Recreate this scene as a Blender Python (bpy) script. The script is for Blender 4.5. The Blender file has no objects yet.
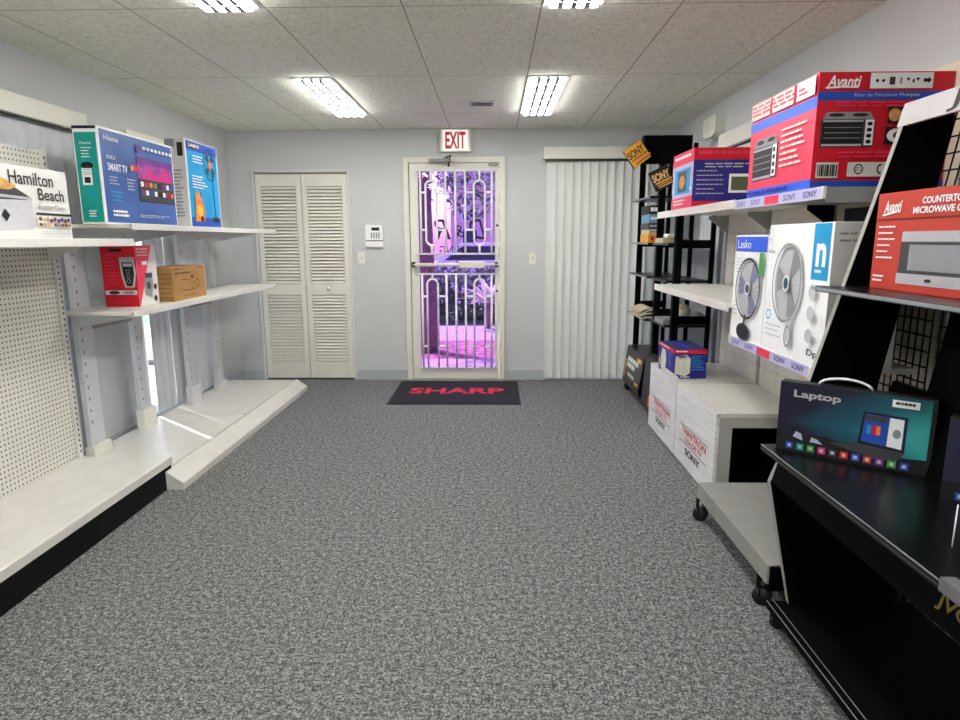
import bpy, bmesh, math, random
from mathutils import Vector, Matrix
random.seed(7)
PI = math.pi
scene = bpy.context.scene
C = scene.collection

# ------------------------------------------------------------------ materials
def lin(c):
    c = c / 255.0
    return c / 12.92 if c <= 0.04045 else ((c + 0.055) / 1.055) ** 2.4
def rgb(r, g, b): return (lin(r), lin(g), lin(b), 1.0)
class NT:
    def __init__(s, name):
        s.m = bpy.data.materials.new(name); s.m.use_nodes = True
        s.t = s.m.node_tree; s.t.nodes.clear()
        s.out = s.n('ShaderNodeOutputMaterial')
    def n(s, t, **kw):
        nd = s.t.nodes.new(t)
        for k, v in kw.items(): setattr(nd, k, v)
        return nd
    def l(s, a, b): s.t.links.new(a, b)
    def math(s, op, a, b=None):
        nd = s.n('ShaderNodeMath', operation=op)
        for i, v in enumerate((a, b)):
            if v is None: continue
            if isinstance(v, (int, float)): nd.inputs[i].default_value = v
            else: s.l(v, nd.inputs[i])
        return nd.outputs[0]
    def coords(s):
        return s.n('ShaderNodeTexCoord').outputs['Object']
    def noise(s, vec, scale, detail=3, rough=.6):
        nd = s.n('ShaderNodeTexNoise'); s.l(vec, nd.inputs['Vector'])
        nd.inputs['Scale'].default_value = scale; nd.inputs['Detail'].default_value = detail
        nd.inputs['Roughness'].default_value = rough
        return nd.outputs['Fac']
    def ramp(s, fac, stops):
        nd = s.n('ShaderNodeValToRGB'); s.l(fac, nd.inputs[0])
        e = nd.color_ramp.elements
        while len(e) < len(stops): e.new(0.5)
        for k, (p, c) in zip(e, stops): k.position = p; k.color = c
        return nd.outputs[0]
    def mix(s, fac, a, b, mode='MIX'):
        nd = s.n('ShaderNodeMix', data_type='RGBA', blend_type=mode)
        for sock, v in ((nd.inputs[0], fac), (nd.inputs[6], a), (nd.inputs[7], b)):
            if isinstance(v, (int, float, tuple)): sock.default_value = v
            else: s.l(v, sock)
        return nd.outputs[2]
    def bump(s, h, strength=.3, dist=.002):
        nd = s.n('ShaderNodeBump'); nd.inputs['Strength'].default_value = strength
        nd.inputs['Distance'].default_value = dist; s.l(h, nd.inputs['Height'])
        return nd.outputs[0]
    def bsdf(s, col, rough=.5, metal=0, spec=.5, nrm=None, emit=None, es=0):
        b = s.n('ShaderNodeBsdfPrincipled')
        if isinstance(col, tuple): b.inputs['Base Color'].default_value = col
        else: s.l(col, b.inputs['Base Color'])
        b.inputs['Roughness'].default_value = rough; b.inputs['Metallic'].default_value = metal
        b.inputs['Specular IOR Level'].default_value = spec
        if nrm: s.l(nrm, b.inputs['Normal'])
        if emit: b.inputs['Emission Color'].default_value = emit; b.inputs['Emission Strength'].default_value = es
        return b
    def done(s, sh): s.l(sh.outputs[0], s.out.inputs[0]); return s.m

MATS = {}
def mat(name, c, rough=.5, var=.05, scale=12, bump=0, metal=0, spec=.4, detail=3):
    if name in MATS: return MATS[name]
    t = NT(name); v = t.coords(); f = t.noise(v, scale, detail)
    base = rgb(*c)
    lo = tuple(min(1, x * (1 - var)) for x in base[:3]) + (1,)
    hi = tuple(min(1, x * (1 + var)) for x in base[:3]) + (1,)
    col = t.ramp(f, [(.3, lo), (.7, hi)])
    nrm = t.bump(t.noise(v, scale * 8, 2), bump) if bump else None
    MATS[name] = t.done(t.bsdf(col, rough, metal, spec, nrm))
    return MATS[name]

WALL = mat('wall_paint', (199, 201, 201), .75, .015, 3, .08, spec=.2)
TRIM = mat('trim_paint', (214, 215, 212), .5, .02, 6)
BASEB = mat('cove_base', (176, 180, 182), .5, .03, 8)
SHELF = mat('shelf_enamel', (214, 212, 204), .38, .03, 5)
DECK = mat('deck_enamel', (208, 206, 198), .33, .07, 9, detail=6)
STEEL = mat('upright_steel', (212, 213, 214), .4, .04, 8)
GREYST = mat('grey_steel', (150, 150, 148), .45, .05, 8)
BLACK = mat('black_paint', (6, 6, 7), .6, .15, 10, spec=.05)
BLACKG = mat('black_laminate', (8, 9, 10), .28, .2, 14, spec=.35)
BLACKK = mat('black_kick', (8, 8, 9), .6, .15, 10, spec=.2)
RUBBER = mat('black_rubber', (22, 22, 23), .7, .1, 30)
EDGE = mat('pale_edge_band', (158, 156, 150), .5, .06, 30)
PLY = mat('plywood_edge', (190, 180, 160), .7, .25, 60, detail=6)
DOLLY = mat('dolly_grey', (142, 141, 137), .5, .08, 9, detail=6)
CHROME = mat('dull_chrome', (190, 190, 190), .3, .03, 10, metal=1)
DARKM = mat('dark_metal', (70, 68, 64), .4, .1, 20, metal=.6)
IVORY = mat('ivory_plastic', (228, 226, 212), .45, .03, 8)
CREAM = mat('door_cream', (224, 221, 208), .5, .03, 7)
WHITE = mat('white_print', (240, 240, 240), .5, .02, 8)
OFFW = mat('off_white_carton', (212, 211, 205), .6, .03, 7)
GREYP = mat('grey_print', (140, 142, 146), .5, .05, 9)
LGREY = mat('light_grey_print', (190, 190, 192), .5, .05, 9)
DGREY = mat('dark_grey_print', (62, 62, 66), .45, .08, 9)
INK = mat('black_print', (22, 22, 24), .5, .1, 9)
RED = mat('red_print', (205, 22, 40), .5, .04, 7)
PINK = mat('pink_print_and_lit_red', (226, 52, 84), .45, .04, 7)  # pink print, also red carton sides with overhead light put into the colour
REDO = mat('orange_red_print', (190, 58, 42), .5, .04, 7)
BLUE = mat('blue_print', (32, 78, 178), .45, .05, 7)
NAVY = mat('navy_print', (38, 36, 128), .5, .05, 7)
ROYAL = mat('royal_blue_print', (40, 90, 215), .45, .05, 7)
SKYB = mat('cyan_blue_print', (10, 150, 205), .45, .06, 6)
TEAL = mat('teal_print', (0, 150, 140), .45, .05, 6)
TEALD = mat('dark_teal_print', (0, 70, 72), .45, .05, 6)
PURPLE = mat('purple_print', (112, 48, 140), .45, .3, 9)
MAGENTA = mat('magenta_print', (205, 40, 130), .45, .1, 8)
ORANGE = mat('orange_print', (235, 120, 40), .45, .1, 8)
YELLOW = mat('yellow_print', (235, 190, 70), .5, .05, 8)
GOLD = mat('gold_sign', (226, 160, 50), .45, .06, 8)
BREAD = mat('bread_print', (196, 150, 84), .5, .3, 40)
GREEN = mat('green_print', (60, 150, 70), .5, .1, 8)
KRAFT = mat('kraft_cardboard', (168, 126, 74), .8, .07, 14)
KRAFTD = mat('kraft_ink', (104, 74, 40), .8, .1, 14)
TAN = mat('tan_paper', (196, 180, 150), .7, .1, 14)
PAPER = mat('paper', (212, 210, 196), .7, .08, 18)
LAV = mat('lavender_strip', (186, 182, 218), .4, .05, 9)
SILVER = mat('silver_print', (176, 174, 178), .4, .06, 8)
FANBL = mat('fan_blade_print', (128, 132, 160), .5, .15, 20)
WOODW = None
def wood_white():
    t = NT('white_wood_laminate'); v = t.coords()
    mp = t.n('ShaderNodeMapping'); mp.inputs['Scale'].default_value = (1, 1, 14); t.l(v, mp.inputs[0])
    f = t.noise(mp.outputs[0], 3.5, 5)
    col = t.ramp(f, [(.3, rgb(206, 206, 204)), (.7, rgb(236, 236, 234))])
    return t.done(t.bsdf(col, .45, spec=.3))
WOODW = wood_white()

def carpet():
    t = NT('grey_speckled_carpet'); v = t.coords()
    a = t.noise(v, 250, 2, .7); b = t.noise(v, 110, 2, .6); c = t.noise(v, 1.3, 2); d = t.noise(v, 46, 2, .6)
    s = t.math('ADD', t.math('ADD', t.math('MULTIPLY', a, .44), t.math('MULTIPLY', b, .34)), t.math('MULTIPLY', d, .22))
    col = t.ramp(s, [(.42, rgb(48, 48, 49)), (.5, rgb(101, 102, 102)), (.58, rgb(172, 172, 170))])
    col = t.mix(t.math('MULTIPLY', c, .25), col, rgb(104, 104, 102))
    return t.done(t.bsdf(col, .95, spec=.05, nrm=t.bump(s, .7, .006)))
CARPET = carpet()

GX0, GY0, GDX, GDY = -1.621, 3.009, .61, 1.199
def ceiling_mat():
    t = NT('mineral_ceiling_tile'); v = t.coords()
    a = t.noise(v, 90, 3, .7); b = t.noise(v, 30, 2); big = t.noise(v, .9, 2)
    s = t.math('ADD', t.math('MULTIPLY', a, .7), t.math('MULTIPLY', b, .3))
    col = t.ramp(s, [(.36, rgb(192, 192, 180)), (.5, rgb(236, 236, 223)), (.66, rgb(248, 248, 238))])
    col = t.mix(t.math('MULTIPLY', big, .3), col, rgb(236, 235, 222))
    sx = t.n('ShaderNodeSeparateXYZ'); t.l(v, sx.inputs[0])
    def gap(o, o0, d):   # the dark reveal either side of a tee bar
        q = t.math('FRACT', t.math('DIVIDE', t.math('SUBTRACT', o, o0 - d * 20.5), d))
        k = t.math('MULTIPLY', t.math('ABSOLUTE', t.math('SUBTRACT', q, .5)), d)
        return k
    kx, ky = gap(sx.outputs[0], GX0, GDX), gap(sx.outputs[1], GY0, GDY)
    bar = t.math('LESS_THAN', t.math('MINIMUM', kx, ky), .0125)
    rev = t.math('LESS_THAN', t.math('MINIMUM', kx, ky), .0034)
    col = t.mix(bar, col, rgb(232, 231, 219))
    col = t.mix(t.math('MULTIPLY', rev, .6), col, rgb(60, 58, 54))
    return t.done(t.bsdf(col, .9, spec=.1, nrm=t.bump(s, .35, .003)))
CEIL = ceiling_mat()

def pegboard(name, face, hole, axis_a, axis_b, pitch, r, strength=1.0, lines=0):
    t = NT(name); v = t.coords(); sx = t.n('ShaderNodeSeparateXYZ'); t.l(v, sx.inputs[0])
    def fr(o):
        q = t.math('FRACT', t.math('DIVIDE', t.math('ADD', o, 20), pitch))
        return t.math('MULTIPLY', t.math('SUBTRACT', q, .5), pitch)
    a, b = fr(sx.outputs[axis_a]), fr(sx.outputs[axis_b])
    d = t.math('SQRT', t.math('ADD', t.math('MULTIPLY', a, a), t.math('MULTIPLY', b, b)))
    h = t.math('LESS_THAN', d, r)
    n = t.noise(v, 6, 4)
    col = t.ramp(n, [(.3, tuple(x * .94 for x in rgb(*face)[:3]) + (1,)), (.7, rgb(*face))])
    col = t.mix(t.math('MULTIPLY', h, strength), col, rgb(*hole))
    if lines:
        q = t.math('FRACT', t.math('DIVIDE', t.math('ADD', sx.outputs[2], 20), lines))
        col = t.mix(t.math('MULTIPLY', t.math('LESS_THAN', q, .04), .4), col, rgb(120, 112, 96))
    return t.done(t.bsdf(col, .55, spec=.3))
PEGL = pegboard('white_pegboard', (224, 222, 210), (70, 66, 60), 1, 2, .0254, .0048)
PEGR = pegboard('beige_pegboard', (222, 214, 192), (160, 150, 130), 1, 2, .0254, .0035, .1, .2)

def slat_mat(name, c, tr):
    t = NT(name); v = t.coords(); f = t.noise(v, 2, 2)
    col = t.ramp(f, [(.3, tuple(x * .97 for x in rgb(*c)[:3]) + (1,)), (.7, rgb(*c))])
    b = t.bsdf(col, .5, spec=.3)
    tl = t.n('ShaderNodeBsdfTranslucent'); t.l(col, tl.inputs[0])
    mx = t.n('ShaderNodeMixShader'); mx.inputs[0].default_value = tr
    t.l(b.outputs[0], mx.inputs[1]); t.l(tl.outputs[0], mx.inputs[2])
    return t.done(mx)
SLAT = slat_mat('vinyl_blind_slat', (226, 227, 222), .10)
SLATL = slat_mat('vinyl_blind_slat_grey', (214, 216, 218), .12)

def glass_mat(name, tint, gloss=.06):
    t = NT(name); tr = t.n('ShaderNodeBsdfTransparent'); tr.inputs[0].default_value = tint
    v = t.coords(); f = t.noise(v, 1.5, 1)
    g = t.n('ShaderNodeBsdfGlossy'); g.inputs['Roughness'].default_value = .02
    mx = t.n('ShaderNodeMixShader'); t.l(t.math('ADD', t.math('MULTIPLY', f, .02), gloss - .01), mx.inputs[0])
    t.l(tr.outputs[0], mx.inputs[1]); t.l(g.outputs[0], mx.inputs[2])
    return t.done(mx)
GLASS = glass_mat('clear_pane', (.92, .95, .97, 1))
GLASSP = glass_mat('purple_film_glass', (.74, .52, .97, 1), .04)

def emit_mat(name, col, s):
    t = NT(name); e = t.n('ShaderNodeEmission'); v = t.coords()
    f = t.noise(v, 3, 1)
    t.l(t.ramp(f, [(0, tuple(x * .98 for x in col[:3]) + (1,)), (1, col)]), e.inputs[0])
    e.inputs[1].default_value = s
    return t.done(e)
LAMP = emit_mat('fluorescent_glow', (1, .985, .96, 1), 19.0)
def exit_mat():
    t = NT('exit_face'); v = t.coords(); f = t.noise(v, 4, 1)
    col = t.ramp(f, [(0, rgb(232, 236, 230)), (1, rgb(240, 244, 238))])
    return t.done(t.bsdf(col, .4, emit=(1, .95, .93, 1), es=.22))
EXITF = exit_mat()
EXITR = mat('exit_red', (225, 40, 55), .4, .05, 8)
def laptop_print(name, c1, c2, c3):
    """printed background of the laptop carton: dark to teal artwork"""
    t = NT(name); v = t.coords(); sx = t.n('ShaderNodeSeparateXYZ'); t.l(v, sx.inputs[0])
    n = t.noise(v, 5, 2)
    f = t.math('ADD', t.math('ADD', t.math('MULTIPLY', sx.outputs[0], 2.0), .42), t.math('MULTIPLY', n, .2))
    f = t.math('SUBTRACT', f, t.math('MULTIPLY', t.math('ABSOLUTE', t.math('SUBTRACT', sx.outputs[2], .11)), 3.2))
    col = t.ramp(f, [(.12, rgb(*c1)), (.5, rgb(*c2)), (.8, rgb(*c3))])
    return t.done(t.bsdf(col, .35, spec=.4))
LAPART = laptop_print('laptop_artwork', (26, 26, 48), (24, 92, 110), (60, 165, 160))
LAPART2 = laptop_print('laptop_artwork_violet', (40, 40, 66), (66, 70, 112), (90, 120, 150))
def tv_screen():
    t = NT('tv_screen_artwork'); v = t.coords(); n = t.noise(v, 9, 3)
    col = t.ramp(n, [(.3, rgb(60, 30, 90)), (.45, rgb(140, 50, 150)), (.55, rgb(190, 60, 150)), (.7, rgb(60, 50, 130))])
    return t.done(t.bsdf(col, .35))
TVART = tv_screen()
def tv_blue():
    t = NT('tv_carton_blue'); v = t.coords(); n = t.noise(v, 2.2, 2)
    col = t.ramp(n, [(.3, rgb(34, 82, 148)), (.7, rgb(64, 100, 168))])
    return t.done(t.bsdf(col, .4))
TVBLUE = tv_blue()

# ------------------------------------------------------------------ builders
class MB:
    def __init__(s): s.v = []; s.f = []; s.mi = []; s.m = []; s.sm = []; s.key = []; s.cur = None
    def mid(s, m):
        if m not in s.m: s.m.append(m)
        return s.m.index(m)
    def face(s, pts, m, smooth=False):
        k = len(s.v); s.v += [tuple(p) for p in pts]
        s.f.append(list(range(k, k + len(pts)))); s.mi.append(s.mid(m)); s.sm.append(smooth); s.key.append(s.cur)
    def mesh(s, vs, fs, m, smooth=False):
        k = len(s.v); s.v += [tuple(p) for p in vs]; i = s.mid(m)
        for f in fs:
            s.f.append([k + q for q in f]); s.mi.append(i); s.sm.append(smooth); s.key.append(s.cur)
    def box(s, x0, x1, y0, y1, z0, z1, m, bev=0, M=None):
        if bev:
            bm = bmesh.new(); bmesh.ops.create_cube(bm, size=1)
            for v in bm.verts:
                v.co = ((v.co.x + .5) * (x1 - x0) + x0, (v.co.y + .5) * (y1 - y0) + y0, (v.co.z + .5) * (z1 - z0) + z0)
            bmesh.ops.bevel(bm, geom=bm.edges[:], offset=bev, segments=2, affect='EDGES', profile=.6)
            vs = [v.co.copy() for v in bm.verts]; fs = [[v.index for v in f.verts] for f in bm.faces]
            bm.free()
        else:
            vs = [Vector(p) for p in ((x0,y0,z0),(x1,y0,z0),(x1,y1,z0),(x0,y1,z0),(x0,y0,z1),(x1,y0,z1),(x1,y1,z1),(x0,y1,z1))]
            fs = [(3,2,1,0),(4,5,6,7),(0,1,5,4),(1,2,6,5),(2,3,7,6),(3,0,4,7)]
        if M: vs = [M @ p for p in vs]
        s.mesh(vs, fs, m)
        return s
    def prism(s, poly, axis, a0, a1, m, M=None):
        """poly: 2D points; axis 0: (y,z) along x, 1: (x,z) along y, 2: (x,y) along z"""
        def P(p, a):
            q = (a, p[0], p[1]) if axis == 0 else (p[0], a, p[1]) if axis == 1 else (p[0], p[1], a)
            q = Vector(q)
            return M @ q if M else q
        n = len(poly); vs = [P(p, a0) for p in poly] + [P(p, a1) for p in poly]
        fs = [list(range(n)), list(range(2 * n - 1, n - 1, -1))] + [[i, i + n, (i + 1) % n + n, (i + 1) % n] for i in range(n)]
        s.mesh(vs, fs, m); return s
    def tube(s, pts, r, m, seg=8, cap=True, closed=False):
        pts = [Vector(p) for p in pts]; n = len(pts); rings = []
        rr = r if isinstance(r, (list, tuple)) else [r] * n
        for i, p in enumerate(pts):
            if closed: d = pts[(i + 1) % n] - pts[i - 1]
            else: d = pts[min(i + 1, n - 1)] - pts[max(i - 1, 0)]
            d.normalize()
            u = Vector((0, 0, 1)) if abs(d.z) < .9 else Vector((0, 1, 0))
            a = d.cross(u).normalized(); b = d.cross(a).normalized()
            rings.append([p + rr[i] * (math.cos(2*PI*k/seg) * a + math.sin(2*PI*k/seg) * b) for k in range(seg)])
        vs = [q for g in rings for q in g]; fs = []
        for i in range(n if closed else n - 1):
            j = (i + 1) % n
            for k in range(seg):
                fs.append((i*seg+k, i*seg+(k+1)%seg, j*seg+(k+1)%seg, j*seg+k))
        if cap and not closed:
            fs.append(list(range(seg))[::-1]); fs.append([(n-1)*seg+k for k in range(seg)])
        s.mesh(vs, fs, m, True); return s
    def cyl(s, p0, p1, r, m, seg=16): return s.tube([p0, p1], r, m, seg)
    def build(s, name, parent=None, bev=0):
        me = bpy.data.meshes.new(name)
        vs = s.v
        if parent is not None:
            inv = wm(parent).inverted(); vs = [inv @ Vector(p) for p in s.v]
        me.from_pydata([tuple(p) for p in vs], [], s.f)
        for m in s.m: me.materials.append(m)
        for p, i, q in zip(me.polygons, s.mi, s.sm): p.material_index = i; p.use_smooth = q
        bm = bmesh.new(); bm.from_mesh(me)
        if not getattr(s, 'flat', False): bmesh.ops.recalc_face_normals(bm, faces=bm.faces[:])
        bm.to_mesh(me); bm.free(); me.update()
        o = bpy.data.objects.new(name, me); C.objects.link(o)
        if parent is not None: o.parent = parent
        return o
def wm(o):
    m = o.matrix_basis.copy()
    while o.parent: o = o.parent; m = o.matrix_basis @ m
    return m
def tag(o, label=None, cat=None, group=None, kind=None):
    if label: o['label'] = label
    if cat: o['category'] = cat
    if group: o['group'] = group
    if kind: o['kind'] = kind
    return o
def thing(name, label, cat, loc=(0, 0, 0), rz=0, group=None):
    o = bpy.data.objects.new(name, None); C.objects.link(o); o.empty_display_size = .05
    o.location = loc; o.rotation_euler = (0, 0, rz)
    return tag(o, label, cat, group)
def copy_tree(o, parent=None):
    c = o.copy(); C.objects.link(c)
    if parent: c.parent = parent
    for ch in list(o.children): copy_tree(ch, c)
    return c
def B(x0, x1, y0, y1, z0, z1, m, bev=0): return MB().box(x0, x1, y0, y1, z0, z1, m, bev)

# text as flat mesh, cached: returns (verts2d normalised to the unit box, faces, aspect)
TXT = {}
def text_mesh(s, bold=0, shear=0):
    k = (s, bold, shear)
    if k in TXT: return TXT[k]
    cu = bpy.data.curves.new('t', 'FONT'); cu.body = s; cu.offset = bold; cu.shear = shear; cu.resolution_u = 3
    ob = bpy.data.objects.new('t', cu); C.objects.link(ob)
    dg = bpy.context.evaluated_depsgraph_get(); dg.update()
    me = bpy.data.meshes.new_from_object(ob.evaluated_get(dg))
    vs = [v.co.copy() for v in me.vertices]; fs = [list(p.vertices) for p in me.polygons]
    bpy.data.objects.remove(ob); bpy.data.meshes.remove(me); bpy.data.curves.remove(cu)
    xs = [v.x for v in vs]; ys = [v.y for v in vs]
    w, h = max(xs) - min(xs), max(ys) - min(ys)
    vs = [((v.x - min(xs)) / w, (v.y - min(ys)) / h) for v in vs]
    TXT[k] = (vs, fs, w / h)
    return TXT[k]

class Face:
    """a flat printed face: origin o (lower left as read), unit axes u (right) and v (up), size W x H; draws in 0..1 coordinates"""
    def __init__(s, o, u, v, W, H, lift=.0008):
        s.o, s.u, s.v = Vector(o), Vector(u).normalized(), Vector(v).normalized()
        s.n = s.u.cross(s.v).normalized(); s.W, s.H = W, H; s.k = lift
    def p(s, a, b, d=0): return s.o + s.u * (a * s.W) + s.v * (b * s.H) + s.n * (s.k + d)
    def step(s): s.k += .00035
    def poly(s, mb, pts, m):
        mb.face([s.p(*q) for q in pts], m); s.step()
    def rect(s, mb, a0, b0, a1, b1, m): s.poly(mb, [(a0, b0), (a1, b0), (a1, b1), (a0, b1)], m)
    def oval(s, mb, a, b, ra, rb, m, n=28):
        s.poly(mb, [(a + ra * math.cos(2*PI*i/n), b + rb * math.sin(2*PI*i/n)) for i in range(n)], m)
    def ring(s, mb, a, b, ra, rb, t, m, n=32):
        for i in range(n):
            q0, q1 = 2*PI*i/n, 2*PI*(i+1)/n
            mb.face([s.p(a+ra*math.cos(q0), b+rb*math.sin(q0)), s.p(a+ra*math.cos(q1), b+rb*math.sin(q1)),
                     s.p(a+ra*(1-t)*math.cos(q1), b+rb*(1-t)*math.sin(q1)), s.p(a+ra*(1-t)*math.cos(q0), b+rb*(1-t)*math.sin(q0))], m)
        s.step()
    def line(s, mb, pts, t, m):
        for (a0, b0), (a1, b1) in zip(pts, pts[1:]):
            d = Vector(((a1-a0)*s.W, (b1-b0)*s.H)); L = d.length or 1
            nx, ny = -d.y/L*t/2/s.W, d.x/L*t/2/s.H
            mb.face([s.p(a0+nx, b0+ny), s.p(a0-nx, b0-ny), s.p(a1-nx, b1-ny), s.p(a1+nx, b1+ny)], m)
        s.step()
    def text(s, mb, st, a0, b0, a1, b1, m, bold=.012, shear=0, mirror=False, slant=0):
        vs, fs, _ = text_mesh(st, bold, shear); mb.cur = 'lettering#%d' % len(mb.f)
        mb.mesh([s.p(a0 + (a1-a0) * ((1-x) if mirror else x), b0 + (b1-b0)*y + slant*x) for x, y in vs], fs, m); s.step(); mb.cur = None
    def dashes(s, mb, a0, b0, a1, b1, rows, m, fill=.45, seed=1):
        """rows of unreadable small print"""
        r = random.Random(seed); h = (b1 - b0) / rows; mb.cur = 'small_print'
        for i in range(rows):
            a = a0; top = b1 - i * h; end = a0 + (a1 - a0) * r.uniform(.6, 1)
            while a < end:
                w = (a1 - a0) * r.uniform(.06, .2); e = min(a + w, end)
                mb.face([s.p(a, top - h*fill), s.p(e, top - h*fill), s.p(e, top), s.p(a, top)], m)
                a = e + (a1 - a0) * .025
        s.step(); mb.cur = None

class Carton:
    """a closed box standing at loc (base centre), rotated rz; size (sx, sy, sz); faces by local direction"""
    def __init__(s, name, label, cat, loc, size, mats, rz=0, group=None, part='carton_body', bev=.002):
        s.t = thing(name, label, cat, loc, rz, group); s.size = size
        s.M = Matrix.Translation(loc) @ Matrix.Rotation(rz, 4, 'Z')
        sx, sy, sz = size
        mb = MB(); mb.box(-sx/2, sx/2, -sy/2, sy/2, 0, sz, mats.get('all', WHITE), bev, s.M)
        s.body = mb.build(part, s.t)
        s.mats = mats
        pm = MB(); pm.flat = True
        for d in ('W', 'E', 'S', 'N', 'T'):
            if d in mats and mats[d]:
                f = s.f(d); f.k = .0004; f.rect(pm, .003, .003, .997, .997, mats[d])
        if pm.f: pm.build('printed_sleeve', s.t)
    def f(s, d):
        sx, sy, sz = s.size; R = s.M.to_3x3()
        o, u, v, W, H = {'S': ((-sx/2, -sy/2, 0), (1,0,0), (0,0,1), sx, sz),
                         'N': ((sx/2, sy/2, 0), (-1,0,0), (0,0,1), sx, sz),
                         'E': ((sx/2, -sy/2, 0), (0,1,0), (0,0,1), sy, sz),
                         'W': ((-sx/2, sy/2, 0), (0,-1,0), (0,0,1), sy, sz),
                         'T': ((-sx/2, -sy/2, sz), (1,0,0), (0,1,0), sx, sy)}[d]
        return Face(s.M @ Vector(o), R @ Vector(u), R @ Vector(v), W, H, .001)
def part(parent, name, fn, flat=True):
    mb = MB(); mb.flat = flat; fn(mb); last = None
    for k in dict.fromkeys(mb.key):          # every word of lettering and every block of small print is a part of its own
        q = MB(); q.flat = flat
        for f, i, sm, kk in zip(mb.f, mb.mi, mb.sm, mb.key):
            if kk == k: q.face([mb.v[j] for j in f], mb.m[i], sm)
        nm = name if k is None else k.split('#')[0]
        if k is None and 'lettering' in name: nm = 'printed_block'
        last = q.build(nm, parent)
    return last

# ------------------------------------------------------------------ room shell
XL, XR, YB, YF, H = -2.52, 1.70, 6.14, -3.4, 2.376
def struct(name, mb, label=None):
    o = mb.build(name); o['kind'] = 'structure'
    if label: o['label'] = label
    return o
struct('floor', B(XL - .1, XR + .1, YF, YB + .02, -.06, 0, CARPET))
struct('ceiling', B(XL - .1, XR + .1, YF, YB + .1, H, H + .08, CEIL))
def wall_with(name, axis, a0, a1, t0, t1, z0, z1, holes):
    """axis 'y': wall runs along y from a0..a1, thickness x t0..t1; holes (b0,b1,z0,z1)"""
    mb = MB()
    def bx(p0, p1, q0, q1):
        if p1 - p0 < 1e-5 or q1 - q0 < 1e-5: return
        if axis == 'y': mb.box(t0, t1, p0, p1, q0, q1, WALL)
        else: mb.box(p0, p1, t0, t1, q0, q1, WALL)
    cur = a0
    for b0, b1, h0, h1 in sorted(holes):
        bx(cur, b0, z0, z1); bx(b0, b1, z0, h0); bx(b0, b1, h1, z1); cur = b1
    bx(cur, a1, z0, z1)
    return struct(name, mb)
wall_with('wall_left', 'y', YF, YB, XL - .12, XL, 0, H, [(.9, 3.8, .16, 2.0), (4.468, 5.4, .16, 2.0)])
wall_with('wall_right', 'y', YF, YB, XR, XR + .12, 0, H, [(3.3, 4.55, .16, 1.9), (4.95, 5.9, .16, 1.9)])
wall_with('wall_back', 'x', XL - .12, XR + .12, YB, YB + .12, 0, H, [(-2.265, -1.38, 0, 1.99), (-.80, .062, 0, 2.085), (.52, 1.42, 0, 2.04)])
wall_with('wall_front', 'x', XL - .12, XR + .12, YF - .12, YF, 0, H, [])
# closet behind the bifold door
mb = MB(); mb.box(-2.36, -1.29, YB + .62, YB + .66, 0, 2.2, WALL); mb.box(-2.36, -2.32, YB + .12, YB + .62, 0, 2.2, WALL); mb.box(-1.33, -1.29, YB + .12, YB + .62, 0, 2.2, WALL); mb.box(-2.36, -1.29, YB + .12, YB + .66, 2.2, 2.24, WALL)
struct('wall_closet', mb)
# cove baseboards
struct('baseboard_left', MB().box(XL, XL + .012, YF, YB, 0, .1, BASEB))
mb = MB()
for a, b in ((-2.52, -2.29), (-1.355, -.85), (.105, .5), (1.45, 1.70)): mb.box(a, b, YB - .012, YB, 0, .1, BASEB)
struct('baseboard_back', mb)
struct('baseboard_right', MB().box(XR - .012, XR, YF, YB, 0, .1, BASEB))

# windows
def window(name, side, y0, y1, z0, z1):
    x0, x1 = (XL - .09, XL - .04) if side == 'l' else (XR + .04, XR + .09)
    t = bpy.data.objects.new(name, None); C.objects.link(t); t['kind'] = 'structure'; t.location = ((x0+x1)/2, (y0+y1)/2, z0)
    mb = MB(); w = .045 if name != 'window_2' else .004
    mb.box(x0, x1, y0, y0 + w, z0, z1, TRIM); mb.box(x0, x1, y1 - w, y1, z0, z1, TRIM)
    mb.box(x0, x1, y0 + w, y1 - w, z0, z0 + w, TRIM); mb.box(x0, x1, y0 + w, y1 - w, z1 - w, z1, TRIM)
    mb.build('window_frame', t)
    xm = (x0 + x1) / 2
    B(xm - .003, xm + .003, y0 + w, y1 - w, z0 + w, z1 - w, GLASS).build('window_pane', t)
window('window_1', 'l', .9, 3.8, .16, 2.0)
window('window_2', 'l', 4.468, 5.4, .16, 2.0)
window('window_3', 'r', 3.3, 4.55, .16, 1.9)
window('window_4', 'r', 4.95, 5.9, .16, 1.9)

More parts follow.
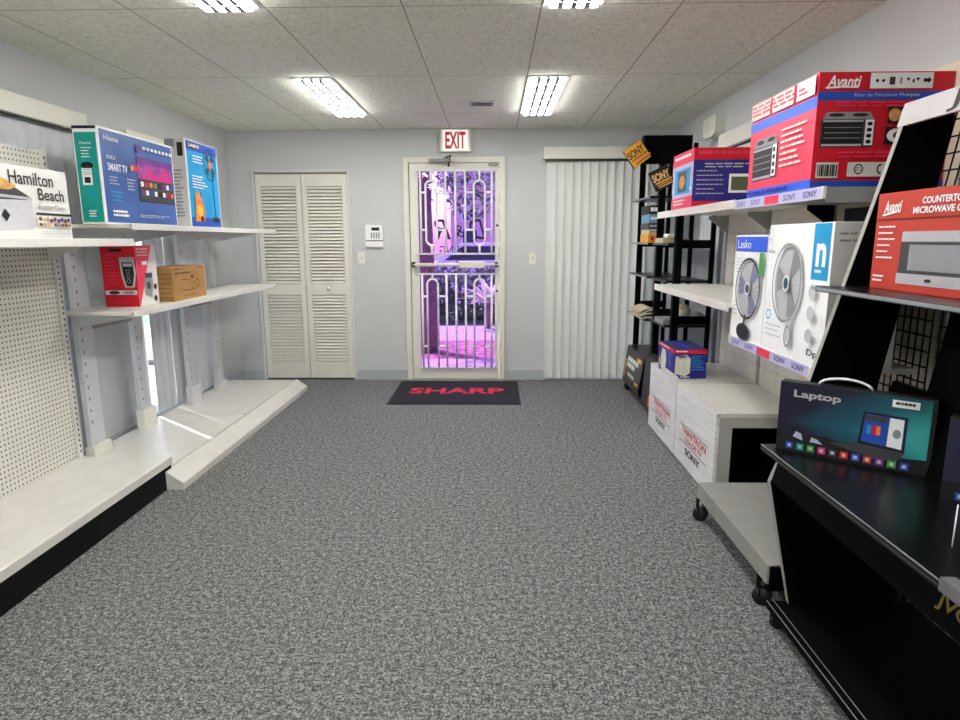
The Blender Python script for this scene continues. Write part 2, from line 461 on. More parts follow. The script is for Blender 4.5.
# vertical blinds
def slat_mb(cx, cy, z0, z1, w, ang, m):
    """a slightly curved vane seen from above: centre, width and turn"""
    mb = MB(); n = 6; th = .0012; pts = []
    ca, sa = math.cos(ang), math.sin(ang)
    prof = [((i / n - .5) * w, .10 * w * (1 - (2 * i / n - 1) ** 2)) for i in range(n + 1)]
    outer = [(a, b + th) for a, b in prof]; loop = prof + outer[::-1]
    mb.prism([(cx + a * ca - b * sa, cy + a * sa + b * ca) for a, b in loop], 2, z0, z1, m)
    return mb
def blind_side(label, side, y0, y1, vy0, vy1, ztop, zbot, pitch, gaps=()):
    x = XL + .055 if side == 'l' else XR - .055
    t = thing('vertical_blind', label, 'blind', (x, (y0 + y1) / 2, zbot))
    sg = 1 if side == 'l' else -1
    xa, xb = sorted((x + sg * -.05, x + sg * .055))
    MB().box(xa, xb, vy0, vy1, ztop, ztop + .1, IVORY, .003).build('valance', t)
    mb = MB(); mb.box(x - .02, x + .02, vy0 + .02, vy1 - .02, ztop - .012, ztop + .0, DARKM); mb.build('headrail', t)
    y = y0; rnd = random.Random(int(y0 * 10))
    while y < y1:
        if not any(g0 < y < g1 for g0, g1 in gaps):
            slat_mb(x, y, zbot, ztop - .012, .089, PI/2 - sg * (.03 if side == 'l' else .3), SLATL).build('slat', t)
        y += pitch + (rnd.uniform(-.002, .013 if y0 > 4 else .004) if side == 'l' else 0)
blind_side('vertical window blind with cream valance behind the white pegboard shelf, left wall', 'l', 1.2, 3.80, 1.0, 3.89, 2.0, .115, .0875)
blind_side('vertical window blind with sunlit gap behind the open steel shelving, left wall', 'l', 4.4925, 5.36, 4.3, 5.36, 1.99, .115, .0875)
blind_side('vertical window blind with cream valance behind the red oven carton, right wall', 'r', 3.36, 4.6, 3.3, 4.72, 1.985, .115, .080)
blind_side('grey vertical window blind seen through the black rack, right wall', 'r', 4.82, 5.95, 4.8, 5.98, 1.9, .05, .080)

# blind over the glazed door in the back wall
t = thing('vertical_blind', 'tall off-white vertical blind to the right of the entrance door', 'blind', (.96, YB - .06, .02))
MB().box(.455, 1.5, YB - .10, YB - .002, 2.095, 2.2, IVORY, .003).build('valance', t)
MB().box(.48, 1.48, YB - .07, YB - .04, 2.075, 2.095, DARKM).build('headrail', t)
x = .535
while x < 1.48:
    slat_mb(x, YB - .05, .03, 2.075, .089, -.30, SLAT).build('slat', t)
    x += .0775
# glazed door behind that blind
t = bpy.data.objects.new('door_3', None); C.objects.link(t); t['kind'] = 'structure'; t.location = (.97, YB + .06, 0)
mb = MB()
for a, b, c, d in ((.52, .60, 0, 2.04), (1.34, 1.42, 0, 2.04), (.60, 1.34, 0, .12), (.60, 1.34, 1.94, 2.04)): mb.box(a, b, YB + .04, YB + .09, c, d, TRIM)
mb.build('door_frame', t)
B(.60, 1.34, YB + .06, YB + .068, .12, 1.94, GLASS).build('glass_pane', t)
for z in (.25, .9): B(.502, .516, YB - .012, YB, z, z + .1, DARKM).build('hinge', t)

# ------------------------------------------------------------------ bifold closet door
t = bpy.data.objects.new('door_2', None); C.objects.link(t); t['kind'] = 'structure'; t.location = (-1.82, YB, 0)
t['label'] = 'cream louvered bifold closet door on the back wall'
mb = MB(); mb.box(-2.285, -2.262, YB - .022, YB + .1, 0, 2.012, TRIM); mb.box(-1.383, -1.36, YB - .022, YB + .1, 0, 2.012, TRIM); mb.box(-2.285, -1.36, YB - .022, YB + .1, 2.0, 2.018, TRIM)
mb.build('door_casing', t)
B(-2.262, -1.383, YB + .004, YB + .03, 1.985, 2.0, DARKM).build('top_track', t)
for k, (xa, xb) in enumerate(((-2.257, -1.826), (-1.820, -1.388))):
    p = MB(); ya, yb = YB - .012, YB + .018; st = .048
    p.box(xa, xa + st, ya, yb, .018, 1.98, CREAM, .002); p.box(xb - st, xb, ya, yb, .018, 1.98, CREAM, .002)
    for z0, z1 in ((.018, .155), (.845, .955), (1.87, 1.98)): p.box(xa + st, xb - st, ya + .002, yb - .002, z0, z1, CREAM)
    leaf = p.build('bifold_leaf', t)
    for z0, z1, n in ((.155, .845, 22), (.955, 1.87, 29)):
        s = MB()
        for i in range(n):
            z = z0 + (i + .5) * (z1 - z0) / n; hgt = (z1 - z0) / n * .37
            s.prism([(YB - .011, z - hgt), (YB - .006, z - hgt - .002), (YB + .012, z + hgt - .001), (YB + .008, z + hgt + .001)], 0, xa + st, xb - st, CREAM)
        s.build('louver_slats', leaf)
    if k == 1:
        s = MB(); s.tube([(-1.60, YB - .012, .905), (-1.60, YB - .022, .905), (-1.60, YB - .03, .905), (-1.60, YB - .042, .905), (-1.60, YB - .046, .905)], [.007, .007, .016, .016, .008], IVORY, 14)
        s.build('knob', leaf)

# ------------------------------------------------------------------ entrance door
t = bpy.data.objects.new('door_1', None); C.objects.link(t); t['kind'] = 'structure'; t.location = (-.37, YB, 0)
t['label'] = 'purple-tinted glass entrance door with white security bars'
F_ = MB()
F_.box(-.85, -.80, YB - .03, YB + .12, 0, 2.125, CREAM, .003); F_.box(.055, .105, YB - .03, YB + .12, 0, 2.125, CREAM, .003); F_.box(-.80, .055, YB - .03, YB + .12, 2.075, 2.125, CREAM, .003)
F_.build('door_frame', t)
L = MB(); y0, y1 = YB - .012, YB + .034
L.box(-.795, -.715, y0, y1, .015, 2.07, CREAM, .003); L.box(.012, .05, y0, y1, .015, 2.07, CREAM, .003)
L.box(-.715, .012, y0, y1, .015, .125, CREAM, .003); L.box(-.715, .012, y0, y1, 2.0, 2.07, CREAM, .003)
leaf = L.build('door_leaf', t)
B(-.715, .012, YB + .008, YB + .014, .125, 2.0, GLASSP).build('tinted_glass', t)
# lettering on the outside of the glass, seen from behind
def letters(mb):
    f = Face((-.715, YB + .006, .125), (1, 0, 0), (0, 0, 1), .727, 1.875, .0)
    f.text(mb, 'D', .66, .665, .88, .765, INK, .0, .35, True); f.text(mb, '&', .46, .675, .60, .735, INK, .0, .2, True); f.text(mb, 'R', .20, .665, .42, .765, INK, .0, .35, True)
    f.text(mb, 'LEASING', .27, .59, .74, .632, INK, .0, 0, True)
    f.dashes(mb, .24, .52, .78, .545, 1, INK, .6, 4)
part(t, 'glass_lettering', letters)
# security grille
yb_ = YB - .032; G = []
X0, X1 = -.735, .03
def bar(pts, r=.0105, nm='security_bar'): MB().tube(pts, r, WHITE, 8).build(nm, t)
zt, zr1, zr2, zb = 2.005, 1.235, 1.045, .13
for z in (zr1, zr2): bar([(X0, yb_, z), (X1, yb_, z)], .009, 'grille_rail')
cxs = (-.59, -.135)
def arch(cx, za, zb_, bottom, r=.010):
    w = .052; n = 10
    pts = []
    if bottom: pts += [(cx - w * math.cos(PI * i / n - 0), yb_, za - w * math.sin(PI * i / n)) for i in range(n + 1)][::-1]
    up = [(cx + w * math.cos(PI * i / n), yb_, zb_ + w * math.sin(PI * i / n)) for i in range(n + 1)]
    if bottom:
        # closed loop: bottom semicircle from right? build as one closed tube
        loop = [(cx + w * math.cos(PI * i / n), yb_, zb_ + w * math.sin(PI * i / n)) for i in range(n + 1)]
        loop += [(cx - w * math.cos(PI * i / n), yb_, za - w * math.sin(PI * i / n)) for i in range(n + 1)]
        MB().tube(loop, r, WHITE, 8, False, True).build('security_bar', t)
    else:
        MB().tube([(cx + w, yb_, za)] + up + [(cx - w, yb_, za)], r, WHITE, 8).build('security_bar', t)
for cx in cxs:
    arch(cx, 1.37, 1.86, True); bar([(cx, yb_, 1.912), (cx, yb_, zt)]); bar([(cx, yb_, zr1), (cx, yb_, 1.318)])
    arch(cx, zb, .945, False); bar([(cx, yb_, .997), (cx, yb_, zr2)])
for x in (-.69, -.455, -.3625, -.27, -.02):
    bar([(x, yb_, zr1), (x, yb_, zt)]); bar([(x, yb_, zb), (x, yb_, zr2)])
for z in (1.805, 1.46, .83, .34):
    bar([(-.69, yb_, z), (-.642, yb_, z)]); bar([(-.538, yb_, z), (-.455, yb_, z)]); bar([(-.27, yb_, z), (-.187, yb_, z)]); bar([(-.083, yb_, z), (-.02, yb_, z)])
for z in (.127, 2.0): bar([(X0, yb_, z), (X1, yb_, z)], .008, 'grille_rail')
# push bar
pb = MB(); pb.cyl((-.765, YB - .075, 1.135), (.035, YB - .075, 1.135), .017, IVORY, 14)
pbo = pb.build('push_bar', t)
B(-.33, -.09, YB - .10, YB - .05, 1.105, 1.168, IVORY, .006).build('latch_box', pbo)
for x in (-.765, .025): B(x - .016, x + .016, YB - .09, YB - .01, 1.11, 1.16, DARKM, .003).build('bar_bracket', pbo)
for z in (1.50, .88): MB().cyl((.032, YB - .02, z), (.032, YB - .006, z), .012, DARKM, 12).build('lock_cylinder', t)
cl = MB(); cl.box(-.60, -.40, YB - .10, YB - .03, 2.075, 2.105, GREYST, .004)
co = cl.build('door_closer', t)
a = MB(); a.tube([(-.46, YB - .08, 2.10), (-.40, YB - .10, 2.13), (-.42, YB - .09, 2.03)], .012, DARKM, 8); a.build('closer_arm', co)
B(-.05, .045, YB - .04, YB - .028, 2.045, 2.065, GREYST).build('strike_plate', t)
B(-.85, .105, YB - .05, YB + .1, 0, .014, GREYST).build('threshold', t)

# ------------------------------------------------------------------ exit sign, switches, keypad, vent, alarm
t = thing('exit_sign', 'white exit sign with red letters above the entrance door', 'exit sign', (-.355, YB, 2.17))
MB().box(-.50, -.21, YB - .055, YB, 2.165, 2.372, IVORY, .008).build('sign_housing', t)
part(t, 'sign_face', lambda mb: Face((-.50, YB - .055, 2.165), (1,0,0), (0,0,1), .29, .207, .0006).rect(mb, .09, .06, .91, .94, EXITF))
part(t, 'lettering', lambda mb: Face((-.50, YB - .055, 2.165), (1,0,0), (0,0,1), .29, .207, .0012).text(mb, 'EXIT', .18, .14, .83, .86, EXITR, .03))
t = thing('alarm_keypad', 'white alarm keypad on the back wall above the light switch', 'keypad', (-1.14, YB, 1.30))
MB().box(-1.225, -1.055, YB - .03, YB + .001, 1.30, 1.51, WHITE, .004).build('keypad_body', t)
kf = Face((-1.225, YB - .03, 1.30), (1,0,0), (0,0,1), .17, .21, .0006)
part(t, 'display', lambda mb: kf.rect(mb, .36, .74, .80, .88, INK))
for i in range(4): part(t, 'key_column', lambda mb: kf.rect(mb, .32 + i * .14, .40, .40 + i * .14, .66, GREYP))
part(t, 'hinge_gap', lambda mb: kf.rect(mb, .02, .27, .98, .31, INK))
def switch(x, z, label):
    t = thing('light_switch', label, 'light switch', (x, YB, z - .06))
    MB().box(x - .034, x + .034, YB - .008, YB, z - .058, z + .058, IVORY, .003).build('switch_plate', t)
    MB().box(x - .006, x + .006, YB - .018, YB - .008, z - .012, z + .012, LGREY, .002).build('toggle', t)
switch(-1.275, 1.20, 'ivory light switch under the alarm keypad')
switch(.372, 1.19, 'ivory light switch between the entrance door and the blind')
t = thing('ceiling_vent', 'small grey louvered vent in the ceiling near the exit sign', 'vent', (-.09, 5.0, H))
MB().box(-.19, .01, 4.93, 5.10, H - .006, H, LGREY, .002).build('vent_frame', t)
for i in range(4): B(-.17, -.01, 4.95 + i * .036, 4.968 + i * .036, H - .012, H - .006, DARKM if i % 2 else GREYP).build('vent_slat', t)
t = thing('alarm_box', 'small white alarm box high on the right wall', 'alarm box', (1.66, 5.03, 2.12))
MB().prism([(4.90, 2.14), (4.95, 2.12), (5.12, 2.12), (5.17, 2.14), (5.17, 2.262), (4.90, 2.262)], 0, 1.62, 1.701, IVORY).build('housing', t)
part(t, 'grille', lambda mb: [Face((1.62, 5.17, 2.12), (0,-1,0), (0,0,1), .27, .142, .0006).rect(mb, .2 + .15 * i, .3, .24 + .15 * i, .9, LGREY) for i in range(5)])

# ------------------------------------------------------------------ ceiling lights
def light_fixture():
    t = thing('ceiling_light', '', 'ceiling light', (0, 0, H))
    w, l = .255, 1.17; mb = MB(); z0 = H - .010
    for a in (-w/2, w/2 - .012): mb.box(a, a + .012, -l/2, l/2, z0, H, WHITE)
    for b in (-l/2, l/2 - .012): mb.box(-w/2 + .012, w/2 - .012, b, b + .012, z0, H, WHITE)
    mb.box(-w/2 + .012, w/2 - .012, -l/2 + .012, l/2 - .012, H - .002, H, WHITE)
    mb.build('light_frame', t)
    n = 4; iw = w - .024; p = iw / n
    for i in range(n):
        x0 = -iw/2 + i * p
        B(x0 + .012, x0 + p - .012, -l/2 + .016, l/2 - .016, H - .026, H - .006, LAMP).build('light_tube', t)
        if i: B(x0 - .0118, x0 + .0118, -l/2 + .012, l/2 - .012, H - .0262, H - .002, GREYP).build('louver_fin', t)
    for k in range(5):
        y = -l/2 + .1 + k * (l - .2) / 4
        B(-iw/2, iw/2, y - .001, y + .001, H - .034, H - .0305, LGREY).build('cross_louver', t)
    return t
LX = (-1.155, .3425); LY = (4.805, 2.405, .0, -2.4)
first = None
names = {(0, 0): 'left ceiling light of the far pair, over the floor before the closet door', (1, 0): 'right ceiling light of the far pair, nearer the vertical blind',
         (0, 1): 'left ceiling light cut off by the top of the picture', (1, 1): 'right ceiling light cut off by the top of the picture',
         (0, 2): 'left ceiling light straight overhead', (1, 2): 'right ceiling light straight overhead', (0, 3): 'left ceiling light behind the viewer', (1, 3): 'right ceiling light behind the viewer'}
for j, y in enumerate(LY):
    for i, x in enumerate(LX):
        if first is None: first = light_fixture(); o = first
        else: o = copy_tree(first)
        o.location = (x, y, H); o['label'] = names[(i, j)]; o['group'] = 'fluorescent ceiling lights'

# ------------------------------------------------------------------ floor mat
t = thing('floor_mat', 'black doormat with red lettering in front of the entrance door', 'doormat', (-.337, 5.6, 0))
MB().box(-.89, .216, 5.175, 6.025, 0, .008, mat('mat_pile', (26, 26, 28), .9, .25, 120, .5)).build('mat_pile', t)
mb = MB(); mb.box(-.905, .231, 5.16, 5.175, 0, .006, RUBBER); mb.box(-.905, .231, 6.025, 6.04, 0, .006, RUBBER); mb.box(-.905, -.89, 5.175, 6.025, 0, .006, RUBBER); mb.box(.216, .231, 5.175, 6.025, 0, .006, RUBBER)
mb.build('rubber_border', t)
part(t, 'lettering', lambda mb: Face((-.89, 5.175, .008), (1,0,0), (0,1,0), 1.106, .85, .001).text(mb, 'SHARP', .11, .40, .89, .66, mat('mat_red', (200, 40, 50), .9, .2, 90), .03))

# ------------------------------------------------------------------ left wall: white pegboard gondola (near)
t = thing('pegboard_shelving', 'white pegboard shelving unit with black kick plate, left foreground', 'shelving', (-2.1, 2.1, 0))
Y0, Y1 = .86, 3.36
B(-2.335, -1.835, Y0, Y1, .13, .168, DECK, .004).build('base_deck', t)
B(-1.838, -1.815, Y0, Y1, .128, .172, SHELF, .004).build('deck_lip', t)
B(-2.30, -1.822, Y0 + .01, Y1 - .002, 0, .128, BLACKK).build('kick_plate', t)
B(-2.355, -2.335, Y0, Y1 - .03, .168, 1.82, PEGL).build('pegboard_panel', t)
for y in (Y0, 2.12, Y1 - .035):
    u = B(-2.365, -2.318, y, y + .035, .168 if y > 1 else .168, 1.83, SHELF, .002).build('upright', t)
    s = MB()
    for i in range(52): s.box(-2.3185, -2.3165, y + .012, y + .020, .2 + i * .031, .215 + i * .031, INK)
    s.build('slots', u)
B(-2.33, -1.895, Y0, Y1 - .035, 1.352, 1.374, SHELF, .002).build('shelf', t)
B(-1.915, -1.885, Y0, Y1 - .03, 1.340, 1.378, SHELF, .004).build('shelf_lip', t)
for y in (.9, 2.12, 3.28):
    MB().prism([(-2.318, 1.352), (-2.15, 1.352), (-2.15, 1.335), (-2.318, 1.27)], 1, y, y + .012, SHELF).build('shelf_bracket', t)

# roaster oven carton on it
c = Carton('roaster_oven_carton', 'white roaster oven carton with black lettering on the near left shelf', 'box', (-2.12, 2.61, 1.374), (.34, .66, .298), {'all': OFFW})
f = c.f('E')
def roaster(mb):
    f.poly(mb, [(.0, .60), (.36, .60), (.64, .56), (.64, .20), (.62, .14), (0, .08)], LGREY)
    f.poly(mb, [(.0, .66), (.38, .78), (.46, .74), (.64, .57), (.59, .54), (0, .50)], DGREY)
    f.poly(mb, [(.0, .57), (.64, .545), (.64, .58), (0, .61)], SILVER)
    f.poly(mb, [(0, .64), (.26, .66), (.46, .66), (.52, .72), (.42, .80), (.19, .92), (.0, .93)], BREAD)
    f.poly(mb, [(0, .66), (.32, .70), (.28, .76), (.0, .78)], ORANGE)
    f.oval(mb, .40, .32, .035, .085, INK, 4)
part(c.t, 'product_picture', roaster)
def rl(mb):
    f.text(mb, 'Hamilton', .46, .75, .855, .93, INK, .008); f.text(mb, 'Beach', .70, .555, .945, .72, INK, .008)
    f.text(mb, 'Roaster Oven', .69, .42, .94, .50, GREYP, 0)
part(c.t, 'lettering', rl)
def rs(mb):
    f.rect(mb, .66, .345, 1, .375, INK); f.rect(mb, .66, .17, .99, .335, PAPER)
    r = random.Random(3)
    for i in range(9):
        f.oval(mb, .69 + .033 * i, .29 - .02 * (i % 2), .016, .03, r.choice([BREAD, KRAFTD, TAN, PURPLE])); f.oval(mb, .69 + .033 * i, .21, .015, .025, r.choice([BREAD, KRAFTD, PAPER, GREYP]))
    f.dashes(mb, .68, .06, .95, .12, 2, LGREY, .4, 8)
part(c.t, 'recipe_strip', rs)

# ------------------------------------------------------------------ left wall: open steel shelving (far)
t = thing('open_steel_shelving', 'open white steel shelving with low white deck along the left wall', 'shelving', (-2.1, 4.5, 0))
for ya, yb in ((3.385, 4.516), (4.524, 5.66)): B(-2.455, -1.845, ya, yb, .075, .1, DECK, .002).build('base_deck', t)
B(-2.44, -1.86, 3.40, 5.64, 0, .075, BLACKK).build('deck_base', t)
MB().prism([(-1.838, .1), (-1.82, .104), (-1.738, .048), (-1.727, .038), (-1.727, 0), (-1.838, 0)], 1, 3.29, 5.67, DECK).build('kick_curb', t)
UP = ((3.545, 3.70), (4.10, 4.235), (4.80, 4.925), (5.30, 5.44))
for ya, yb in UP:
    mb = MB(); mb.box(-2.42, -2.385, ya, ya + .05, .1, 1.44, STEEL, .004); mb.box(-2.42, -2.40, ya + .05, yb, .1, 1.44, STEEL, .003)
    u = mb.build('upright', t)
    s = MB()
    for i in range(16): s.box(-2.386, -2.384, ya + .02, ya + .028, .3 + i * .07, .318 + i * .07, DGREY)
    s.build('slots', u)
    MB().box(-2.425, -2.37, ya - .01, yb + .01, .1, .16 if ya < 4 or ya > 4.9 else .24, IVORY if ya < 4.5 else STEEL, .004).build('foot_shoe', u)
for zt, xf, y0_ in ((.985, -1.96, 3.38), (1.455, -1.93, 3.40)):
    for ya, yb in ((y0_, 4.51), (4.515, 5.66)):
        sh = B(-2.37, xf, ya, yb, zt - .02, zt, SHELF, .002).build('shelf', t)
        B(xf - .012, xf + .004, ya, yb, zt - .030, zt + .002, SHELF, .002).build('shelf_lip', sh)
    for ya, yb in UP: MB().prism([(-2.385, zt - .02), (-2.0, zt - .02), (-2.0, zt - .04), (-2.385, zt - .11)], 1, ya + .01, ya + .022, STEEL).build('shelf_bracket', t)
for ya, yb in ((3.70, 4.10), (4.925, 5.30)): B(-2.405, -2.39, ya, yb, .85, .885, GREYST).build('cross_rail', t)

# TV carton
c = Carton('television_carton', 'large blue television carton with teal end on the upper left shelf', 'box', (-2.115, 3.765, 1.455), (.13, .77, .50), {'all': WHITE})
f = c.f('E')
part(c.t, 'blue_front', lambda mb: f.rect(mb, .015, .02, .985, .975, TVBLUE))
def scr(mb):
    f.rect(mb, .44, .27, .97, .77, INK); f.rect(mb, .45, .44, .965, .765, TVART); f.rect(mb, .45, .70, .965, .765, PURPLE)
    f.poly(mb, [(.5, .5), (.62, .66), (.74, .56), (.86, .70), (.96, .55), (.96, .5)], MAGENTA)
    f.rect(mb, .45, .28, .965, .53, DGREY)
    cols = [WHITE, BLUE, INK, RED, WHITE, PURPLE, ORANGE, INK, WHITE, GREYP]
    for i in range(8):
        for j in range(2): f.rect(mb, .475 + i * .061, .445 - j * .095, .515 + i * .061, .50 - j * .095, cols[(i * 3 + j * 5) % 10])
part(c.t, 'screen_picture', scr)
def tl(mb):
    f.text(mb, 'Hisense', .05, .87, .22, .92, WHITE, .0); f.text(mb, 'ROKU', .06, .68, .16, .72, WHITE, 0); f.text(mb, 'SMART TV', .06, .56, .30, .64, WHITE, .02)
    f.rect(mb, .34, .60, .39, .66, ORANGE); f.rect(mb, .40, .60, .45, .66, MAGENTA)
    f.oval(mb, .47, .86, .03, .045, PURPLE)
    for i in range(8): f.rect(mb, .53 + i * .055, .86, .565 + i * .055, .895, WHITE)
    f.dashes(mb, .06, .40, .20, .50, 3, LGREY, .35, 3); f.dashes(mb, .27, .36, .40, .50, 4, LGREY, .35, 5); f.dashes(mb, .06, .22, .22, .35, 3, SKYB, .4, 6); f.dashes(mb, .06, .07, .30, .15, 2, WHITE, .6, 7); f.dashes(mb, .40, .08, .95, .12, 2, LGREY, .4, 9)
part(c.t, 'lettering', tl)
g = c.f('S')
part(c.t, 'teal_end', lambda mb: g.rect(mb, .05, .02, .93, .93, TEAL))
part(c.t, 'black_tape', lambda mb: g.rect(mb, .0, .965, .95, .995, INK))
part(c.t, 'hand_hole', lambda mb: g.oval(mb, .46, .60, .26, .035, INK))
def bl(mb):
    g.rect(mb, .22, .40, .62, .57, WHITE); g.rect(mb, .30, .42, .55, .48, INK); g.dashes(mb, .28, .49, .6, .56, 3, GREYP, .4, 2)
part(c.t, 'barcode_label', bl)
part(c.t, 'lettering', lambda mb: (g.text(mb, 'Hisense', .25, .81, .72, .84, WHITE, 0), g.dashes(mb, .28, .66, .78, .78, 4, WHITE, .35, 5), g.dashes(mb, .35, .06, .7, .14, 3, WHITE, .4, 6), g.dashes(mb, .4, .26, .66, .36, 2, SKYB, .4, 7)))

# pedestal fan carton (Lasko) at the far end of the upper shelf
c = Carton('pedestal_fan_carton', 'blue pedestal fan carton at the far end of the upper left shelf', 'box', (-2.065, 4.465, 1.455), (.13, .485, .565), {'all': OFFW})
f = c.f('E')
part(c.t, 'blue_front', lambda mb: f.rect(mb, .04, .012, .97, .985, SKYB))
part(c.t, 'dark_base', lambda mb: f.rect(mb, .04, .012, .97, .12, BLUE)); part(c.t, 'dark_header', lambda mb: f.rect(mb, .04, .88, .97, .985, BLUE))
def pf(mb):
    f.line(mb, [(.80, .12), (.78, .72)], .012, INK); f.oval(mb, .80, .10, .12, .035, INK)
    f.ring(mb, .72, .76, .20, .19, .06, INK); f.ring(mb, .72, .76, .14, .13, .05, DGREY)
    for k in range(4):
        a = k * PI / 2 + .4; f.poly(mb, [(.72, .76), (.72 + .17 * math.cos(a), .76 + .16 * math.sin(a)), (.72 + .17 * math.cos(a + .7), .76 + .16 * math.sin(a + .7))], DGREY)
    f.oval(mb, .72, .76, .05, .045, ORANGE)
part(c.t, 'fan_picture', pf)
part(c.t, 'dog_picture', lambda mb: (f.poly(mb, [(.14, .07), (.42, .07), (.44, .22), (.36, .36), (.18, .34)], ORANGE), f.oval(mb, .26, .37, .09, .05, BREAD), f.oval(mb, .30, .20, .08, .07, YELLOW), f.oval(mb, .34, .10, .05, .035, INK), f.poly(mb, [(.30, .40), (.36, .34), (.36, .42)], KRAFTD)))
part(c.t, 'lettering', lambda mb: (f.rect(mb, .06, .91, .42, .965, INK), f.text(mb, 'LASKO', .09, .92, .40, .955, WHITE, .02), f.dashes(mb, .18, .73, .48, .83, 3, WHITE, .4, 2), f.dashes(mb, .12, .44, .60, .60, 5, WHITE, .45, 3), f.dashes(mb, .56, .16, .70, .34, 5, SKYB, .5, 4)))
g = c.f('S')
part(c.t, 'side_print', lambda mb: (g.rect(mb, .62, .80, .9, .95, INK), g.rect(mb, .02, .90, .5, .99, GREYP), g.dashes(mb, .3, .1, .8, .65, 14, GREYP, .5, 2)))

# hair clipper carton
c = Carton('hair_clipper_carton', 'red hair clipper carton standing on the lower left shelf', 'box', (-2.185, 3.785, .985), (.20, .235, .355), {'all': OFFW}, rz=.03)
f = c.f('S')
part(c.t, 'red_front', lambda mb: f.rect(mb, 0, .0, 1, 1, RED))
part(c.t, 'hang_hole', lambda mb: f.rect(mb, .25, .90, .62, .95, INK))
def clip(mb):
    f.poly(mb, [(.52, .78), (.94, .78), (.98, .55), (.90, .32), (.62, .32), (.54, .55)], LGREY); f.poly(mb, [(.58, .73), (.90, .73), (.92, .54), (.84, .34), (.67, .34), (.60, .54)], INK)
    f.rect(mb, .52, .76, .96, .81, SILVER); f.rect(mb, .62, .66, .88, .71, LGREY)
    for z in (.58, .50, .42): f.ring(mb, .75, z, .06, .035, .3, GREYP, 16)
part(c.t, 'clipper_picture', clip)
part(c.t, 'lettering', lambda mb: (f.dashes(mb, .08, .34, .46, .86, 9, PINK, .35, 3), f.rect(mb, .04, .20, .96, .27, OFFW), f.oval(mb, .3, .235, .16, .03, DGREY), f.oval(mb, .72, .235, .18, .028, GREYP), f.dashes(mb, .1, .04, .9, .15, 3, PINK, .4, 6)))
g = c.f('E')
part(c.t, 'red_side_flash', lambda mb: g.poly(mb, [(0, 0), (.02, 0), (.80, 1), (0, 1)], PINK))
part(c.t, 'side_picture', lambda mb: (g.poly(mb, [(.30, .18), (.62, .12), (.74, .38), (.70, .52), (.38, .52), (.28, .36)], GREYP), g.rect(mb, .36, .46, .72, .54, DGREY), g.oval(mb, .50, .33, .1, .07, DGREY), g.oval(mb, .82, .3, .08, .05, INK), g.oval(mb, .80, .1, .08, .05, INK), g.rect(mb, .25, .68, .50, .74, WHITE), g.dashes(mb, .05, .8, .6, .95, 3, OFFW, .35, 2)))

# kraft carton
c = Carton('cardboard_box', 'plain brown cardboard box on the lower left shelf', 'box', (-2.13, 4.22, .985), (.18, .50, .215), {'all': KRAFT}, rz=.04)
f = c.f('E')
part(c.t, 'line_drawing', lambda mb: (f.line(mb, [(.25, .62), (.25, .28), (.55, .28), (.55, .55), (.35, .62), (.25, .62)], .005, KRAFTD), f.line(mb, [(.55, .5), (.66, .5), (.66, .3), (.55, .3)], .005, KRAFTD), f.rect(mb, .52, .62, .62, .72, KRAFTD), f.ring(mb, .72, .45, .06, .14, .15, KRAFTD, 16), f.line(mb, [(.66, .72), (.8, .4), (.72, .3)], .005, KRAFTD)))
part(c.t, 'lettering', lambda mb: (f.dashes(mb, .06, .78, .55, .84, 1, KRAFTD, .8, 2), f.dashes(mb, .05, .92, .3, .97, 1, KRAFTD, .8, 3), f.dashes(mb, .78, .92, .96, .97, 1, INK, .8, 3), f.dashes(mb, .28, .08, .8, .13, 1, KRAFTD, .5, 4)))
g = c.f('S')
part(c.t, 'side_lines', lambda mb: [g.rect(mb, .05, .1 + .14 * i, .95, .115 + .14 * i, KRAFTD) for i in range(6)])

# ------------------------------------------------------------------ right wall: display units
def display_pedestal(y0, y1, label, open_end):
    t = thing('display_pedestal', label, 'display pedestal', (1.39, (y0 + y1) / 2, 0))
    MB().box(1.149, 1.168, y0, y1, .015, .478, WOODW, .002).build('front_panel', t)
    MB().box(1.150, 1.625, y0, y1, .460, .482, DECK, .002).build('top_deck', t)
    if open_end:
        mb = MB(); FG = mat('frame_unlit_grey', (172, 170, 162), .5, .05, 8); mb.box(1.168, 1.235, y0, y0 + .02, 0, .46, FG); mb.box(1.235, 1.625, y0, y0 + .02, .405, .46, FG); mb.box(1.585, 1.625, y0, y0 + .02, 0, .405, FG)  # frame colour darkened, shade of this unlit end is put into it
        mb.build('end_frame', t)
    else: B(1.168, 1.625, y0, y0 + .02, 0, .46, BLACKK).build('end_panel', t)  # black stands in for the shade in the gap between pedestals
    B(1.168, 1.625, y1 - .02, y1, 0, .46, BLACKK).build('end_panel', t)
    B(1.60, 1.62, y0 + .02, y1 - .02, 0, .46, BLACKK).build('inner_back', t)
    B(1.175, 1.60, y0 + .03, y1 - .02, 0, .02, BLACKK).build('plinth', t)
    f = Face((1.149, y1, .015), (0, -1, 0), (0, 0, 1), y1 - y0, .463, .0008)
    def lt(mb):
        f.rect(mb, .14, .535, .86, .55, GREYP); f.rect(mb, .14, .305, .86, .32, GREYP)
        f.text(mb, 'TRINITRON', .20, .44, .83, .52, RED, .015); f.text(mb, 'COLOR TV', .30, .345, .74, .415, RED, .012); f.text(mb, 'SONY', .32, .18, .70, .275, INK, .02)
    part(t, 'lettering', lt)
    return t
display_pedestal(3.17, 3.868, 'white wood-grain display pedestal with open black end and red lettering, nearer of two', True)
t = display_pedestal(3.892, 4.555, 'white wood-grain display pedestal with toaster carton on it, farther of two', False)
MB().prism([(1.145, .478), (1.175, .478), (1.16, .515), (1.145, .52)], 1, 3.90, 4.25, SHELF).build('label_channel', t)

